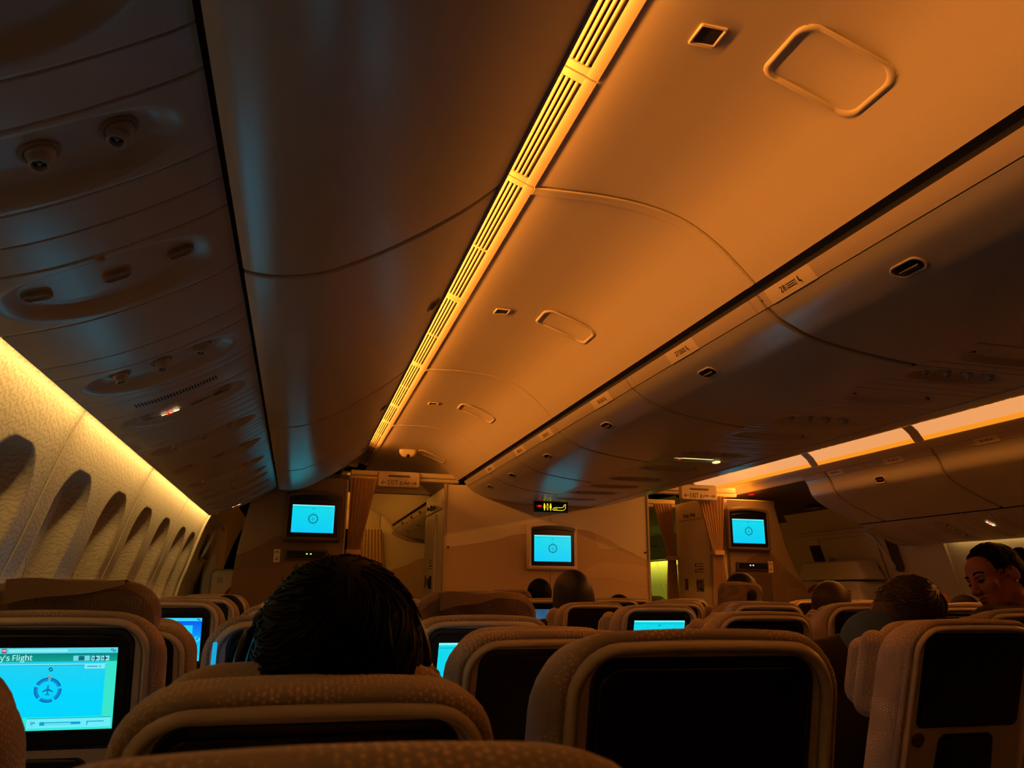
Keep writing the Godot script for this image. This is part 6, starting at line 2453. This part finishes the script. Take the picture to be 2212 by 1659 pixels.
func people() -> void:
	# the headphone wearer right ahead
	person("person with short dark hair seen from behind, wearing large black headphones", W(0.062, -0.108, 1.16), Basis(Vector3.RIGHT, 0.10), 1.14, Vector3(0.04, 0.56, -1.36), "thick", M.hair_black, M.skin_dark, M.shirt, false, 0.005)
	var ph := thing("headphones", "black over-ear headphones worn by the person right ahead", "headphones")
	var c := W(0.062, -0.108, 1.16)
	var mb := Mb.new()
	var path := PackedVector3Array()
	for i in 33:
		var a := lerpf(-0.25, PI + 0.25, i / 32.0)
		path.append(c + Vector3(cos(a) * 0.128, sin(a) * 0.132 - 0.005, -0.02))
	mb.tube(path, 0.0085, 8)
	part("headband", mb.mesh(), M.black_plastic, ph)
	for s in [-1.0, 1.0]:
		mb = Mb.new()
		mb.xf = Transform3D(Basis(Vector3.UP, PI / 2), c + Vector3(s * 0.124, -0.045, -0.005))
		mb.loft([[Mb.rr(0.034, 0.044, 0.03), -0.018], [Mb.rr(0.040, 0.050, 0.036), -0.010], [Mb.rr(0.040, 0.050, 0.036), 0.010], [Mb.rr(0.034, 0.044, 0.03), 0.018]])
		part("ear_cup", mb.mesh(), M.black_plastic, ph)
		mb = Mb.new()
		mb.tube(PackedVector3Array([c + Vector3(s * 0.131, 0.005, -0.02), c + Vector3(s * 0.134, -0.02, -0.01), c + Vector3(s * 0.132, -0.05, -0.005)]), 0.006, 6)
		part("yoke", mb.mesh(), M.chrome, ph)
	# across the aisle
	person("person with thinning brown hair, blue hood and dark jacket, head bowed, in the aisle", W(1.925, -0.062, 2.27), Basis(Vector3.UP, -0.3) * Basis(Vector3.BACK, -0.75) * Basis(Vector3.RIGHT, 0.25), 1.05, Vector3(1.74, 0.56, -2.42), "thick", M.hair_brown, M.skin, M.jacket, false, 0.0055, true)
	var wb := Basis(Vector3.UP, 1.492) * Basis(Vector3.RIGHT, -0.217) * Basis(Vector3.BACK, -0.278)
	person("woman with black hair in a bun and pearl earring, looking down to the left", W(2.642, 0.066, 2.572), wb, 1.056, Vector3(2.74, 0.58, -2.60), "bun", M.hair_black, M.skin, M.shirt, true, 0.0032)
	# heads over the seat backs further on
	person("person with long straight dark hair seen from behind before the centre screen", W(1.672, -0.035, 4.83), Basis(), 1.22, Vector3(1.672, 0.55, -4.95), "long", M.hair_dark_brown, M.skin, M.jacket, true, 0.008)
	person("person with black hair and an orange collar in the front row below the centre screen", W(2.00, -0.055, 6.62), Basis(), 1.22, Vector3(2.0, 0.55, -6.8), "short", M.hair_black, M.skin, M.orange_cloth, false, 0.009)
	person("person whose dark hair shows over the raised narrow headrest by the right curtain", W(2.765, -0.028, 4.68), Basis(), 1.18, Vector3(2.74, 0.55, -4.85), "short", M.hair_dark_brown, M.skin, M.jacket, false, 0.008)
	person("person with brown hair before the red arch of the right exit door", W(3.185, -0.075, 4.36), Basis(), 1.15, Vector3(3.19, 0.55, -4.55), "thick", M.hair_brown, M.skin, M.shirt, false, 0.008)
	var bald := person("bald person with a dark headband arc right of the bowed head", W(4.33, -0.105, 4.76), Basis(), 1.12, Vector3(4.35, 0.55, -4.95), "", M.hair_black, M.skin_dark, M.jacket, false, 0.008)
	mb = Mb.new()
	path = PackedVector3Array()
	for i in 25:
		var a := PI * i / 24.0
		path.append(W(4.33, -0.105, 4.76) + Vector3(cos(a) * 0.105, sin(a) * 0.136, -0.01))
	mb.tube(path, 0.008, 6)
	part("headband", mb.mesh(), M.black_plastic, bald)
	person("person of whom only a black crown shows left of the woman's chin", W(4.735, -0.150, 4.94), Basis(), 1.15, Vector3(4.76, 0.55, -5.1), "short", M.hair_black, M.skin, M.jacket, false, 0.009)
	person("person of whom only a dark tuft shows below the right half of the dune bulkhead", W(2.36, -0.165, 5.74), Basis(), 1.12, Vector3(2.30, 0.55, -5.9), "short", M.hair_black, M.skin, M.jacket, false, 0.009)
	person("person of whom only a dark crown shows by the left exit door slide box", W(-0.345, -0.180, 4.66), Basis(), 1.1, Vector3(-0.42, 0.55, -4.8), "short", M.hair_black, M.skin, M.jacket, false, 0.009)
